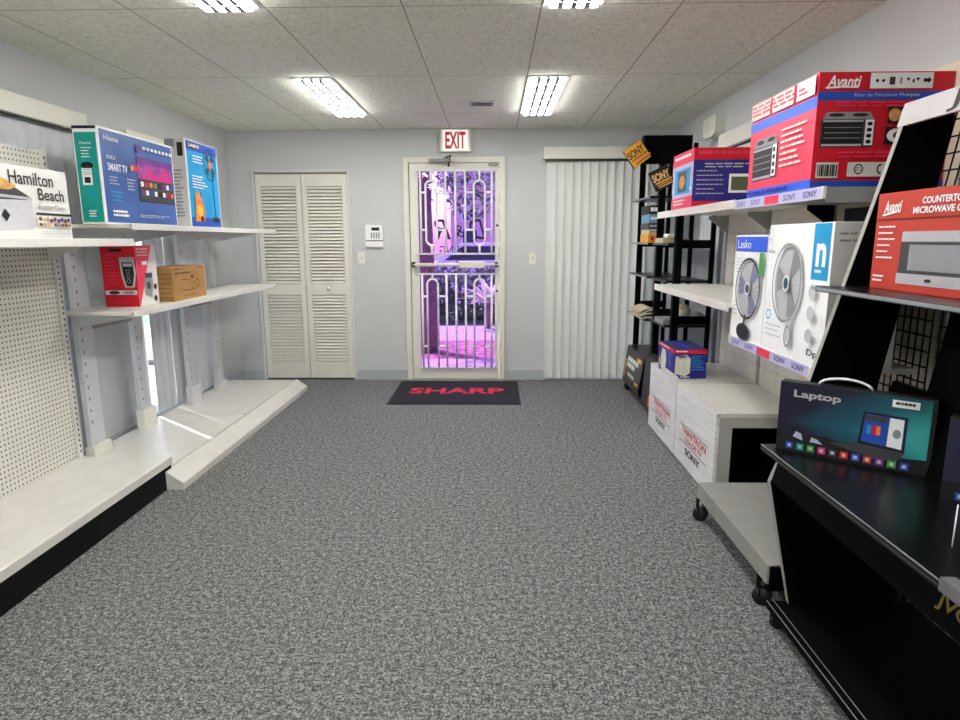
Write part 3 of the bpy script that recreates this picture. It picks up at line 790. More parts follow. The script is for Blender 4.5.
# toaster carton
c = Carton('toaster_carton', 'blue and red toaster carton on the far white display pedestal', 'box', (1.262, 4.19, .482), (.208, .37, .19), {'all': NAVY})
f = c.f('S'); g = c.f('W'); T = c.f('T')
part(c.t, 'red_band', lambda mb: (f.rect(mb, 0, .86, 1, 1, RED), g.rect(mb, 0, .86, 1, 1, RED)))
part(c.t, 'toaster_picture', lambda mb: (f.poly(mb, [(.03, .16), (.36, .08), (.50, .2), (.50, .70), (.36, .83), (.04, .76)], PAPER), f.poly(mb, [(.06, .76), (.36, .83), (.50, .70), (.18, .64)], LGREY), f.poly(mb, [(.12, .77), (.34, .80), (.36, .74), (.16, .71)], DGREY), f.rect(mb, .30, .2, .32, .6, LGREY)))
part(c.t, 'lettering', lambda mb: (f.dashes(mb, .54, .25, .96, .78, 7, SKYB, .35, 3), f.dashes(mb, .05, .9, .4, .96, 1, WHITE, .7, 2), f.dashes(mb, .2, .02, .5, .08, 1, WHITE, .6, 2), g.dashes(mb, .66, .3, .9, .8, 5, SKYB, .4, 5), g.dashes(mb, .1, .9, .7, .96, 1, WHITE, .7, 2)))
part(c.t, 'side_picture', lambda mb: (g.poly(mb, [(.16, .1), (.46, .06), (.52, .5), (.44, .80), (.24, .82), (.16, .5)], PAPER), g.oval(mb, .06, .3, .05, .16, TAN)))
part(c.t, 'top_print', lambda mb: [T.poly(mb, [(.1 + .3 * i, .1), (.3 + .3 * i, .1), (.2 + .3 * i, .9), (.05 + .3 * i, .9)], BLUE if i % 2 else DGREY) for i in range(3)])

# grey dolly platform with casters
def caster(parent, x, y, r=.03, name='caster', top=None):
    top = top or 2 * r + .02
    mb = MB(); mb.tube([(x - .010, y - .014, r), (x + .010, y + .014, r)], r, RUBBER, 18)
    mb.box(x - .018, x - .014, y - .012, y + .018, r, top, BLACK); mb.box(x + .014, x + .018, y - .012, y + .018, r, top, BLACK); mb.box(x - .018, x + .018, y - .012, y + .018, top - .006, top, BLACK)
    mb.build(name, parent)
t = thing('display_dolly', 'low grey platform on black casters beside the white display pedestal', 'platform', (1.3, 2.55, 0))
MB().box(1.01, 1.56, 2.165, 2.975, .108, .185, DOLLY, .003).build('platform_deck', t)
MB().box(1.018, 1.55, 2.155, 2.166, .085, .18, BLACK).build('black_end_cap', t)
for x in (1.022, 1.5):
    for y in (2.215, 2.945): caster(t, x, y, .034, top=.108)

# ------------------------------------------------------------------ right wall: gondola
t = thing('wall_gondola', 'beige pegboard shelving with white shelves along the right wall', 'shelving', (1.6, 3.4, 0))
US = (4.545, 3.855, 3.135, 2.31)
for a, b in zip(US[1:], US): B(1.632, 1.642, a, b, .485, 1.98, PEGR).build('pegboard_panel', t)
for y in US: B(1.626, 1.648, y - .02, y + .02, 0, 1.985, GREYST, .002).build('upright', t)
XF = 1.149
def shelf(y0, y1, z0, z1, xf, m=SHELF, lip=.04, xb=1.625):
    s = B(xf + .012, xb, y0, y1, z1 - .02, z1, m, .002).build('shelf', t)
    B(xf, xf + .012, y0, y1, z1 - lip, z1 + .003, SHELF, .002).build('shelf_lip', s)
    return s
s1 = shelf(3.137, 4.575, 0, 1.548, XF)
s2 = shelf(2.30, 3.133, 0, 1.543, XF, GREYST)
B(XF + .01, 1.625, 2.296, 2.300, 1.49, 1.543, GREYST).build('end_cap', s2)
s3 = shelf(3.137, 4.56, 0, 1.052, XF)
s4 = shelf(2.29, 3.145, 0, .897, 1.172, SHELF, .04, 1.545)
def strip(sh, y0, y1, zc, h, xf, base, words):
    f = Face((xf, y1, zc - h/2), (0, -1, 0), (0, 0, 1), y1 - y0, h, .0006)
    part(sh, 'price_strip', lambda mb: f.rect(mb, 0, 0, 1, 1, base))
    def w(mb):
        n = len(words)
        for i, q in enumerate(words):
            a = (i + .18) / n; b = (i + .82) / n
            if q == 'SONY': f.text(mb, q, a, .22, b, .78, mat('strip_blue', (70, 66, 130), .5), .01)
            elif q == 'red': f.rect(mb, a - .02, .1, b + .02, .9, PINK)
            elif q == 'ghost': f.text(mb, 'SONY', a, .25, b, .75, mat('faded_red', (232, 180, 172), .5), .0)
    part(sh, 'strip_lettering', w)
strip(s2, 2.31, 3.12, 1.5245, .042, XF, LAV, ['SONY', 'SONY', 'red', 'SONY', 'SONY'])
strip(s4, 2.33, 3.13, .8785, .042, 1.172, LAV, ['SONY', 'SONY', 'red', 'SONY', 'SONY'])
strip(s1, 3.15, 4.56, 1.5285, .038, XF, SHELF, ['', '', 'ghost', 'ghost', '', 'ghost', 'ghost'])
strip(s3, 3.15, 4.55, 1.032, .036, XF, SHELF, ['', 'ghost', '', '', 'ghost', ''])
for y in US:
    for z, x in ((1.523, 1.50), (1.03, 1.50)) if y > 3 else ((1.52, 1.50),):
        MB().prism([(1.626, z), (x, z), (x, z - .02), (1.626, z - .11)], 1, y - .006, y + .006, GREYST if y > 3.5 else BLACK).build('shelf_bracket', t)
B(1.605, 1.626, 2.64, 3.0, 1.20, 1.50, BLACKK).build('dark_back_panel', t)

# cooker carton, microwave carton on the top shelf
c = Carton('oven_carton', 'large red toaster oven carton on the top right shelf', 'box', (1.393, 2.705, 1.546), (.475, .585, .40), {'all': RED, 'W': PINK, 'S': RED})  # west side pinker: overhead light reflecting there is put into the colour
f = c.f('S'); g = c.f('W')
def oven(F, a0, b0, a1, b1):
    def d(mb):
        w, h = a1 - a0, b1 - b0
        def R(p, q, r, s, m): F.rect(mb, a0 + p*w, b0 + q*h, a0 + r*w, b0 + s*h, m)
        R(0, 0, 1, .82, DGREY); F.poly(mb, [(a0 + .02*w, b0 + .8*h), (a0 + .98*w, b0 + .8*h), (a0 + .90*w, b0 + h), (a0 + .10*w, b0 + h)], GREYP)
        for q in (.28, .72): F.oval(mb, a0 + q*w, b0 + .92*h, .15*w, .05*h, INK)
        R(.03, .1, .78, .72, INK); R(.03, .03, .78, .09, SILVER); R(.03, .72, .78, .77, SILVER)
        for q in (.25, .4, .55): R(.06, q, .75, q + .02, GREYP)
        R(.82, .05, .98, .78, WHITE)
        for q in (.15, .32, .49, .66): F.oval(mb, a0 + .90*w, b0 + q*h, .05*w, .06*h, INK, 14)
    return d
part(c.t, 'blue_band', lambda mb: (f.rect(mb, 0, .76, 1, .835, BLUE), f.rect(mb, 0, .0, 1, .07, BLUE), g.rect(mb, 0, .70, 1, .80, ROYAL), g.rect(mb, 0, 0, 1, .085, ROYAL)))  # west bands brighter blue, light on that side coloured in
part(c.t, 'oven_picture', oven(f, .04, .36, .44, .66))
part(c.t, 'side_oven_picture', oven(g, .08, .17, .50, .60))
part(c.t, 'icon_panel', lambda mb: (f.rect(mb, .37, .855, .83, .985, WHITE), f.oval(mb, .42, .92, .012, .014, INK, 10), f.oval(mb, .465, .92, .012, .014, INK, 10), f.rect(mb, .51, .885, .55, .95, DGREY), f.rect(mb, .585, .89, .60, .945, GREYP), f.poly(mb, [(.63, .94), (.66, .94), (.645, .91)], INK), f.poly(mb, [(.70, .94), (.73, .94), (.715, .91)], INK), f.rect(mb, .675, .9, .69, .93, INK), f.poly(mb, [(.755, .905), (.79, .905), (.79, .89), (.815, .92), (.79, .95), (.79, .935), (.755, .935)], INK)))
part(c.t, 'lettering', lambda mb: (f.text(mb, 'Avanti', .05, .865, .30, .965, WHITE, .02, .25), f.line(mb, [(.04, .86), (.16, .868), (.28, .866)], .006, WHITE), f.text(mb, 'Four de Fonctions Multiples', .26, .777, .74, .815, LGREY, 0), f.dashes(mb, .13, .69, .95, .745, 2, PINK, .55, 3), f.dashes(mb, .18, .25, .9, .32, 2, PINK, .5, 5)))
part(c.t, 'food_picture', lambda mb: (f.rect(mb, .52, .56, .70, .70, INK), f.oval(mb, .57, .63, .045, .055, BREAD), f.oval(mb, .65, .63, .045, .055, BREAD), f.rect(mb, .51, .38, .69, .53, INK), f.oval(mb, .60, .455, .075, .06, WHITE), f.oval(mb, .61, .455, .04, .035, KRAFTD)))
def bc(mb):
    f.rect(mb, .02, .09, .185, .225, OFFW)
    for i in range(11): f.rect(mb, .03 + i * .0135, .105, .036 + i * .0135 + .003 * (i % 3), .205, INK)
part(c.t, 'barcode', bc)
part(c.t, 'certification_label', lambda mb: (f.rect(mb, .25, .10, .90, .225, OFFW), f.ring(mb, .335, .165, .035, .045, .25, INK, 20), f.text(mb, 'ETL', .315, .15, .36, .18, INK, 0), f.ring(mb, .50, .165, .03, .045, .35, INK, 20), f.rect(mb, .505, .11, .54, .22, OFFW)))
def sp(mb):
    for a in (.0, .36, .72, .90): g.rect(mb, a + .02, .82, min(a + .34, .985), .985, OFFW)
    g.dashes(mb, .04, .84, .95, .96, 3, PINK, .5, 4); g.dashes(mb, .56, .22, .95, .62, 7, OFFW, .35, 6); g.dashes(mb, .05, .02, .95, .06, 1, NAVY, .6, 7)
part(c.t, 'side_lettering', sp)

c = Carton('microwave_carton', 'blue and red microwave carton on the top right shelf, behind the red oven carton', 'box', (1.385, 4.03, 1.551), (.46, .42, .332), {'all': NAVY, 'W': LAV})
f = c.f('S'); g = c.f('W')
part(c.t, 'red_band', lambda mb: (f.rect(mb, 0, .80, 1, 1, RED), f.rect(mb, 0, .0, .5, .10, RED), f.rect(mb, .5, 0, 1, .06, RED), g.rect(mb, 0, .78, 1, 1, PINK), g.rect(mb, 0, 0, 1, .2, PINK)))  # red band turns pink on the west side, its brighter light coloured in
part(c.t, 'microwave_picture', lambda mb: (f.rect(mb, .45, .24, .90, .56, WHITE), f.rect(mb, .48, .28, .74, .51, mat('olive_print', (92, 96, 74), .5)), f.rect(mb, .78, .26, .88, .54, INK)))
part(c.t, 'lettering', lambda mb: (f.dashes(mb, .05, .86, .95, .95, 1, PINK, .7, 2), f.dashes(mb, .14, .64, .92, .74, 2, LGREY, .4, 3), f.dashes(mb, .04, .16, .40, .62, 6, LGREY, .2, 4), g.dashes(mb, .1, .86, .9, .94, 1, WHITE, .6, 2), g.dashes(mb, .1, .04, .9, .16, 2, OFFW, .5, 3)))
part(c.t, 'side_picture', lambda mb: (g.rect(mb, .14, .26, .88, .70, SKYB), g.rect(mb, .30, .30, .72, .66, DGREY), g.oval(mb, .5, .47, .14, .12, BREAD), g.oval(mb, .1, .33, .04, .03, WHITE, 12), g.oval(mb, .92, .33, .04, .03, WHITE, 12), g.oval(mb, .92, .55, .04, .03, YELLOW, 12)))
ws = thing('wall_shelf', 'narrow white shelf on the right wall beside the large red oven carton', 'shelf', (1.64, 1.95, 1.58))
B(1.585, 1.701, 1.62, 2.25, 1.585, 1.60, SHELF).build('board', ws); B(1.67, 1.701, 1.9, 1.915, 1.50, 1.585, GREYST).build('bracket', ws)
Carton('small_red_carton', 'dull red carton beside the large red oven carton, at the right edge', 'box', (1.642, 1.99, 1.601), (.108, .44, .35), {'all': mat('dull_red_carton', (176, 30, 48), .5, .05, 7)})

# fan cartons on the lower shelf
def fan_art(F, a, b, ra, rb, m_ring, m_blade, m_hub, neck, grill):
    def d(mb):
        F.oval(mb, a, b, ra, rb, LGREY)
        for k in range(3):
            q = k * 2 * PI / 3 + .5
            pts = [(a + .15*ra*math.cos(q), b + .15*rb*math.sin(q))] + [(a + .86*ra*math.cos(q + s), b + .86*rb*math.sin(q + s)) for s in (.05, .3, .6, .85)] + [(a + .2*ra*math.cos(q + 1.1), b + .2*rb*math.sin(q + 1.1))]
            F.poly(mb, pts, m_blade)
        for k in range(grill):
            q = 2 * PI * k / grill
            F.line(mb, [(a + .25*ra*math.cos(q), b + .25*rb*math.sin(q)), (a + ra*.97*math.cos(q + .2), b + rb*.97*math.sin(q + .2))], .0012, m_ring)
        F.ring(mb, a, b, ra, rb, .07, m_ring); F.oval(mb, a, b, .22*ra, .2*rb, m_hub); F.ring(mb, a, b, .22*ra, .2*rb, .25, WHITE, 20)
    return d
c = Carton('table_fan_carton', 'white and blue table fan carton on the middle right shelf', 'box', (1.35, 2.965, .898), (.34, .37, .485), {'all': WHITE})
f = c.f('W')
part(c.t, 'blue_header', lambda mb: f.rect(mb, .02, .845, .98, .985, ROYAL))
part(c.t, 'lettering', lambda mb: (f.text(mb, 'Lasko', .08, .875, .50, .955, WHITE, .0), f.dashes(mb, .06, .62, .3, .78, 5, LGREY, .3, 3), f.dashes(mb, .06, .2, .2, .36, 4, LGREY, .3, 4)))
part(c.t, 'fan_picture', fan_art(f, .55, .50, .38, .29, INK, FANBL, DGREY, 1, 24))
part(c.t, 'fan_stand_picture', lambda mb: (f.line(mb, [(.55, .25), (.50, .13)], .022, DGREY), f.oval(mb, .50, .085, .20, .08, INK)))
part(c.t, 'green_flash', lambda mb: f.rect(mb, .86, .64, .98, .84, GREEN))
c = Carton('wall_fan_carton', 'white fan carton with teal logo panel on the middle right shelf', 'box', (1.30, 2.505, .898), (.25, .515, .525), {'all': WHITE, 'S': OFFW})
f = c.f('W'); g = c.f('S')
part(c.t, 'logo_panel', lambda mb: f.rect(mb, .74, .61, .97, .995, SKYB))
part(c.t, 'lettering', lambda mb: (f.text(mb, 'n', .79, .70, .925, .86, WHITE, .03), f.dashes(mb, .79, .65, .92, .68, 1, WHITE, .7, 3), f.text(mb, 'Dp', .78, .06, .93, .12, INK, .01), f.dashes(mb, .06, .10, .34, .22, 3, LGREY, .25, 2), f.dashes(mb, .03, .76, .18, .80, 1, LGREY, .5, 4)))
part(c.t, 'fan_picture', fan_art(f, .42, .56, .24, .30, GREYP, GREYP, TEALD, 1, 30))
part(c.t, 'fan_arm_picture', lambda mb: (f.rect(mb, .47, .12, .56, .28, LGREY), f.ring(mb, .515, .17, .055, .085, .25, GREYP, 20)))
part(c.t, 'feature_icons', lambda mb: ([f.oval(mb, .84, z, .05, .05, LGREY, 18) for z in (.53, .38, .22)], [f.ring(mb, .10, z, .05, .05, .15, LGREY, 18) for z in (.93, .84)], f.ring(mb, .17, .30, .05, .045, .3, SKYB, 6)))
part(c.t, 'side_lettering', lambda mb: (g.dashes(mb, .08, .84, .95, .93, 2, GREYP, .3, 3), g.ring(mb, .5, .6, .1, .06, .2, GREYP, 16), g.dashes(mb, .3, .4, .9, .5, 2, GREYP, .3, 4)))

# ------------------------------------------------------------------ black display stand (right foreground)
t = thing('display_stand', 'tall black slanted display stand with wide desk, right foreground', 'display stand', (1.25, 1.6, 0))
FR = [(1.058, .08), (.955, .54), (.992, .645), (1.285, 1.776)]
BK = [(1.425, 1.776), (1.42, 1.70), (1.27, .80), (1.30, .45), (1.42, .08)]
def side_panel(y0, y1, trim):
    p = MB().prism(FR + BK, 1, y0, y1, BLACK).build('side_panel', t)
    e = MB(); pts = FR
    for (x0, z0), (x1, z1) in zip(pts, pts[1:]):
        e.mesh([(x0 - .001, y0 - .001, z0), (x0 - .001, y1, z0), (x1 - .001, y1, z1), (x1 - .001, y0 - .001, z1), (x0 + .001, y0 - .001, z0), (x0 + .001, y1, z0), (x1 + .001, y1, z1), (x1 + .001, y0 - .001, z1)],
               [(0,1,2,3), (7,6,5,4), (0,3,7,4), (1,5,6,2), (0,4,5,1), (3,2,6,7)], trim)
    e.build('edge_band', p)
side_panel(2.085, 2.103, EDGE); side_panel(1.10, 1.122, PLY)
d = MB().box(.922, 1.30, 1.06, 2.105, .650, .672, BLACKG, .002).build('desk', t)
mb = MB(); mb.box(.9205, .9225, 1.06, 2.105, .6695, .6725, GREYP); mb.box(.9205, .9225, 1.06, 2.105, .657, .660, DGREY); mb.build('edge_moulding', d)
fa = MB().prism([(.985, .650), (1.0, .650), (.973, .545), (.958, .545)], 1, 1.122, 2.085, BLACK).build('fascia', t)
part(fa, 'lettering', lambda mb: Face((.958, 2.085, .545), (0, -1, 0), (.027, 0, .105), .963, .108, .0012).text(mb, 'JVC', .838, .26, .935, .62, mat('dull_gold', (112, 94, 34), .5), .02))
MB().box(1.045, 1.60, 1.122, 2.085, 1.198, 1.214, BLACKG, .002).build('shelf', t)
MB().box(1.06, 1.09, 2.04, 2.115, 1.198, 1.214, BLACKG, .001).build('shelf_tip', t)
B(1.042, 1.0455, 1.12, 2.10, 1.202, 1.212, GREYP).build('shelf_edge', t)
bp = MB().prism([(1.355, 1.19), (1.37, 1.19), (1.285, .672), (1.27, .672)], 1, 1.122, 1.885, BLACK).build('back_panel', t)
MB().prism([(1.31, .80), (1.325, .80), (1.345, .90), (1.33, .90)], 1, 1.885, 2.085, BLACK).build('back_rail', t)
bs = MB().box(.99, 1.50, 1.08, 2.105, .05, .08, BLACK, .002).build('base_plate', t)
mb = MB(); mb.box(.9885, .9905, 1.08, 2.105, .0785, .0805, GREYP); mb.box(1.012, 1.014, 1.08, 2.105, .0795, .0812, GREYP); mb.build('edge_moulding', bs)
for x in (1.015, 1.45):
    for y in (1.13, 2.07): caster(t, x, y, .022, top=.05)
hs = MB().prism([(1.265, 1.708), (1.280, 1.708), (1.297, 1.778), (1.282, 1.778)], 1, 1.09, 2.112, mat('header_grey', (190, 184, 186), .5, .03, 8)).build('header_sign', t)
part(hs, 'lettering', lambda mb: Face((1.265, 2.112, 1.708), (0, -1, 0), (.017, 0, .07), 1.022, .072, .0012).text(mb, 'JVC', .212, .05, .47, .93, INK, .015))
MB().box(.904, .936, 1.06, 1.195, .662, .692, mat('clip_grey', (104, 104, 106), .5), .002).build('ledge_clip', t)
mb = MB()
for i in range(25): mb.tube([(1.392, 1.125 + i * .04, 1.52), (1.432, 1.125 + i * .04, 1.776)], .0028, BLACK, 6)
for i in range(6): mb.tube([(1.387 + .008 * i, 1.122, 1.52 + .051 * i), (1.387 + .008 * i, 2.085, 1.52 + .051 * i)], .0028, BLACK, 6)
mb.build('wire_grid', t)
MB().tube([(1.048, 1.361, .672), (1.048, 1.361, .775)], .0018, WHITE, 6).build('price_channel', t)

# grid panel behind the stand
def grid(label, y0, y1, z0, z1):
    gp = thing('grid_panel', label, 'grid panel', (1.57, (y0 + y1) / 2, 0)); n = max(2, round((y1 - y0) / .04)); k = round((z1 - z0) / .056)
    for i in range(n + 1): y = y0 + (y1 - y0) * i / n; MB().tube([(1.575, y, z0), (1.575, y, z1)], .0032, BLACK, 6).build('wire', gp)
    for i in range(k + 1): z = z0 + (z1 - z0) * i / k; MB().tube([(1.569, y0, z), (1.569, y1, z)], .0032, BLACK, 6).build('wire', gp)
    for y in (y0, y1): MB().tube([(1.572, y, 0), (1.572, y, z0 + .02)], .007, BLACK, 8).build('grid_leg', gp)
grid('black wire grid seen through the display stand beside the fan carton', 2.285, 2.68, .45, 1.47)
grid('tall black wire grid behind the display stand', 1.30, 2.24, .45, 1.95)

# countertop microwave carton on the stand shelf
c = Carton('countertop_microwave_carton', 'orange-red countertop microwave oven carton on the black stand shelf', 'box', (1.36, 1.772, 1.214), (.36, .50, .285), {'all': REDO}, rz=-.015)
f = c.f('W')
part(c.t, 'lid_seam', lambda mb: f.rect(mb, 0, .715, 1, .735, mat('dark_seam', (110, 28, 22), .6)))
part(c.t, 'microwave_picture', lambda mb: (f.rect(mb, .275, .10, .99, .60, DGREY), f.rect(mb, .28, .50, .99, .60, SILVER), f.rect(mb, .265, .08, .99, .185, SILVER), f.rect(mb, .36, .22, .80, .47, GREYP), f.oval(mb, .55, .13, .03, .018, INK, 14)))
part(c.t, 'lettering', lambda mb: (f.text(mb, 'Avanti', .08, .79, .25, .92, WHITE, .02, .25), f.line(mb, [(.07, .77), (.20, .80)], .005, WHITE), f.text(mb, 'COUNTERTOP', .43, .86, .77, .925, WHITE, .03), f.text(mb, 'MICROWAVE OVEN', .36, .77, .86, .835, WHITE, .03), f.dashes(mb, .05, .28, .22, .66, 6, WHITE, .25, 2), f.dashes(mb, .04, .06, .20, .15, 2, WHITE, .45, 3)))

# laptop cartons
def laptop_box(loc, rz, art, label, w=.425):
    c = Carton('laptop_carton', label, 'box', loc, (w, .045, .235), {'all': INK}, rz=rz)
    f = c.f('S')
    part(c.t, 'artwork', lambda mb: (f.poly(mb, [(.0, .25), (.35, .30), (.62, .16), (.97, .22), (.97, .985), (.0, .985)], art)))
    part(c.t, 'lettering', lambda mb: (f.text(mb, 'Laptop', .10, .77, .42, .90, SILVER, .03),))
    def lp(mb):
        f.poly(mb, [(.55, .30), (.84, .26), (.84, .73), (.57, .74)], INK); f.poly(mb, [(.57, .34), (.825, .30), (.825, .70), (.585, .71)], BLUE)
        f.poly(mb, [(.73, .32), (.82, .305), (.82, .695), (.735, .70)], WHITE); f.oval(mb, .785, .50, .025, .06, GREYP); f.rect(mb, .585, .62, .72, .70, DGREY)
        for i, m in enumerate((SKYB, RED, ORANGE, BLUE)): f.rect(mb, .60 + .03 * i, .45, .625 + .03 * i, .57, m)
        f.poly(mb, [(.36, .24), (.55, .30), (.84, .26), (.80, .14), (.66, .13)], DGREY)
    part(c.t, 'laptop_picture', lp)
    part(c.t, 'plane_picture', lambda mb: (f.poly(mb, [(.12, .24), (.19, .20), (.18, .29), (.14, .32)], LAV), f.poly(mb, [(.24, .20), (.33, .19), (.29, .25), (.25, .27)], LAV)))
    cols = [BLUE, TEAL, GREEN, MAGENTA, DGREY, RED, ROYAL, REDO, PURPLE, GREEN, BLUE]
    def ic(mb):
        for i, m in enumerate(cols):
            a = .075 + i * .075; f.rect(mb, a, .06, a + .052, .155, m); f.rect(mb, a + .014, .085, a + .038, .13, LGREY)
    part(c.t, 'app_icons', ic)
    part(c.t, 'white_label', lambda mb: (f.rect(mb, .74, .86, .90, .955, WHITE), f.dashes(mb, .76, .875, .88, .93, 1, INK, .6, 2)))
    hb = MB(); M = c.M; n = 10
    hb.tube([M @ Vector((-.03 + .075 * math.cos(PI * i / n), .0, .233 + .028 * math.sin(PI * i / n))) for i in range(n + 1)], .004, WHITE, 8)
    hb.build('handle', c.t)
    return c
laptop_box((1.127, 1.935, .672), math.radians(-38.5), LAPART, 'black laptop carton with teal artwork and white handle on the black desk')
laptop_box((1.372, 1.50, .672), math.radians(-41), LAPART2, 'black laptop carton with violet artwork, cut off by the right edge')

# ------------------------------------------------------------------ black rack in the far right corner
t = thing('rolling_rack', 'black ladder-style rack on casters in the far right corner', 'rack', (1.42, 5.25, 0))
FRM = ((5.85, .022), (5.16, .045), (4.64, .05))
for y, w in FRM:
    MB().box(1.30, 1.35, y - w/2, y + w/2, .06, 2.10 if y > 5 else 1.60, BLACK, .002).build('post', t)
    MB().box(1.555, 1.585, y - .015, y + .015, .06, 2.10 if y > 5 else 1.60, BLACK, .002).build('post', t)
for y in (5.85, 5.16, 4.64):
    for z in (1.33, .78): B(1.35, 1.555, y - .012, y + .012, z - .03, z + .03, BLACK).build('end_rail', t)
RS = {}
for z in (1.705, 1.34, 1.07, .72):
    s = MB().box(1.24, 1.57, 5.19, 5.83, z - .016, z, BLACKG, .002).build('shelf', t)
    B(1.238, 1.2405, 5.19, 5.83, z - .014, z - .002, GREYP).build('shelf_edge', s)
for z in (1.34, 1.07, .74):
    MB().box(1.26, 1.57, 4.67, 5.13, z - .018, z, BLACKG, .002).build('shelf', t)
for x0, x1 in ((1.155, 1.285), (1.295, 1.525)): MB().box(x0, x1, 5.10, 5.20, 1.945, 2.15, BLACK, .003).build('header_panel', t)
bs = MB().prism([(1.20, .08), (1.19, .12), (1.235, .42), (1.56, .42), (1.56, .08)], 1, 5.10, 5.74, BLACKG).build('base_bin', t)
def sg(mb):
    f = Face((1.19, 5.74, .12), (0, -1, 0), (.045, 0, .30), .64, .303, .0012)
    f.rect(mb, .04, .05, .10, .6, GOLD); f.dashes(mb, .16, .38, .9, .72, 2, WHITE, .75, 5); f.dashes(mb, .3, .14, .7, .28, 1, PAPER, .7, 6); f.rect(mb, .68, .74, .9, .85, YELLOW); f.rect(mb, .74, .1, .92, .18, GOLD)
part(bs, 'sign_print', sg)
MB().prism([(1.205, .06), (1.23, .46), (1.30, .46), (1.33, .06)], 1, 4.70, 5.04, mat('charcoal_panel', (52, 52, 56), .5)).build('lower_panel', t)
part(t, 'orange_tag', lambda mb: mb.box(1.20, 1.215, 4.72, 4.80, .09, .17, ORANGE), False)
for x, y in ((1.245, 5.72), (1.275, 5.12), (1.54, 5.72), (1.54, 5.12)): caster(t, x, y, .035, top=.09)
def sony_sign(cx, cz, y, rot, board, ink, label, arm):
    t = thing('hanging_sign', label, 'sign', (cx, y, cz))
    M = Matrix.Translation((cx, y, cz)) @ Matrix.Rotation(-rot, 4, 'Y')
    h = .078
    mb = MB(); mb.box(-h, h, -.008, .018, -h, h, INK if board is not INK else DGREY, .002, M); mb.build('sign_board', t)
    R3 = M.to_3x3(); f = Face(M @ Vector((-h, -.008, -h)), R3 @ Vector((1,0,0)), R3 @ Vector((0,0,1)), 2*h, 2*h, .0008)
    part(t, 'sign_face', lambda q: f.rect(q, .02, .02, .98, .98, board))
    part(t, 'lettering', lambda q: f.text(q, 'SONY', .06, .42, .94, .82, ink, .045))
    part(t, 'stripes', lambda q: [f.rect(q, .1 + .05 * i, .32 - .11 * i, .95, .38 - .11 * i, m) for i, m in enumerate((ink, GOLD if board is INK else ORANGE, ink))])
    B(*arm, TAN).build('arm', t)
sony_sign(1.095, 2.005, 5.06, math.radians(36), GOLD, KRAFTD, 'gold diamond-turned sign at the top of the black rack', (1.09, 1.20, 5.08, 5.10, 1.99, 2.02))
sony_sign(1.275, 1.822, 5.00, math.radians(25), INK, mat('peach_print', (242, 186, 120), .5), 'black tilted sign with orange lettering below the gold sign', (1.27, 1.31, 5.02, 5.14, 1.80, 1.83))

# goods on the rack
def goods(name, label, cat, x0, x1, y0, y1, z0, z1, m, extra=None, group=None, bev=.002):
    t = thing(name, label, cat, ((x0+x1)/2, (y0+y1)/2, z0), 0, group)
    MB().box(x0, x1, y0, y1, z0, z1, m, bev).build('packet_body' if cat == 'packet' else 'body', t)
    f = Face((x0, y0, z0), (1,0,0), (0,0,1), x1 - x0, z1 - z0, .0008)
    if extra: part(t, 'label_print', lambda mb: extra(mb, f))
    return t
zz = 1.34
for k, (h, m, e, lb) in enumerate(((.065, GOLD, lambda mb, f: (f.oval(mb, .3, .5, .12, .3, RED), f.dashes(mb, .5, .3, .9, .7, 1, KRAFTD, .8, 2)), 'yellow packet at the bottom of the rack stack'),
                         (.04, TAN, lambda mb, f: f.dashes(mb, .1, .3, .9, .7, 1, GREYP, .8, 2), 'tan packet above the yellow one in the rack stack'),
                         (.05, DGREY, lambda mb, f: f.dashes(mb, .1, .3, .9, .7, 1, LGREY, .8, 2), 'grey packet in the middle of the rack stack'),
                         (.07, mat('muted_blue_print', (104, 152, 180), .5), lambda mb, f: f.dashes(mb, .1, .3, .9, .7, 1, WHITE, .8, 2), 'pale blue packet near the top of the rack stack'),
                         (.07, INK, lambda mb, f: f.dashes(mb, .1, .25, .9, .75, 1, WHITE, .9, 2), 'black packet with white print on top of the rack stack'))):
    goods('packet', lb, 'packet', 1.245 + .004 * (k % 2), 1.36, 5.22, 5.5, zz, zz + h - .001, m, e, 'packets stacked on the rack'); zz += h
goods('small_carton', 'small tan carton on the middle rack shelf', 'packet', 1.23, 1.42, 4.70, 4.92, 1.34, 1.375, TAN, lambda mb, f: f.dashes(mb, .5, .3, .9, .7, 1, GREYP, .8, 2))
goods('paper_bundle', 'small cream bundle lying on the tan carton of the rack', 'bundle', 1.27, 1.36, 4.73, 4.86, 1.3755, 1.405, PAPER, None, None, .012)
def sheets(x0, x1, y0, y1, z, label, n, name='paper_stack'):
    t = thing(name, label, 'papers', ((x0+x1)/2, (y0+y1)/2, z))
    for i in range(n):
        mb = MB(); k = 8; s0 = random.uniform(-.02, .02); pts = []
        prof = [(x0 + s0 + (x1-x0) * j / k, z + .006 + .016 * i + .05 * (.6 + .4 * math.sin(i)) * math.sin(PI * j / k) ** 1.3 * (i + 1) / n) for j in range(k + 1)]
        mb.prism(prof + [(a, b + .007) for a, b in prof[::-1]], 1, y0 + .01 * i, y1 - .012 * i, PAPER if i % 2 == 0 else TAN); mb.build('sheet', t)
sheets(1.22, 1.40, 5.22, 5.62, .714, 'curled cream papers on the lowest rack shelf', 4)
goods('grey_packet', 'flat grey packet on the lowest rack shelf beside the papers', 'packet', 1.26, 1.45, 4.70, 4.95, .74, .775, GREYP, lambda mb, f: f.dashes(mb, .5, .3, .9, .7, 1, GOLD, .8, 2))
t = thing('tape_roll', 'round beige roll standing on the lowest rack shelf', 'roll', (1.50, 5.0, .74))
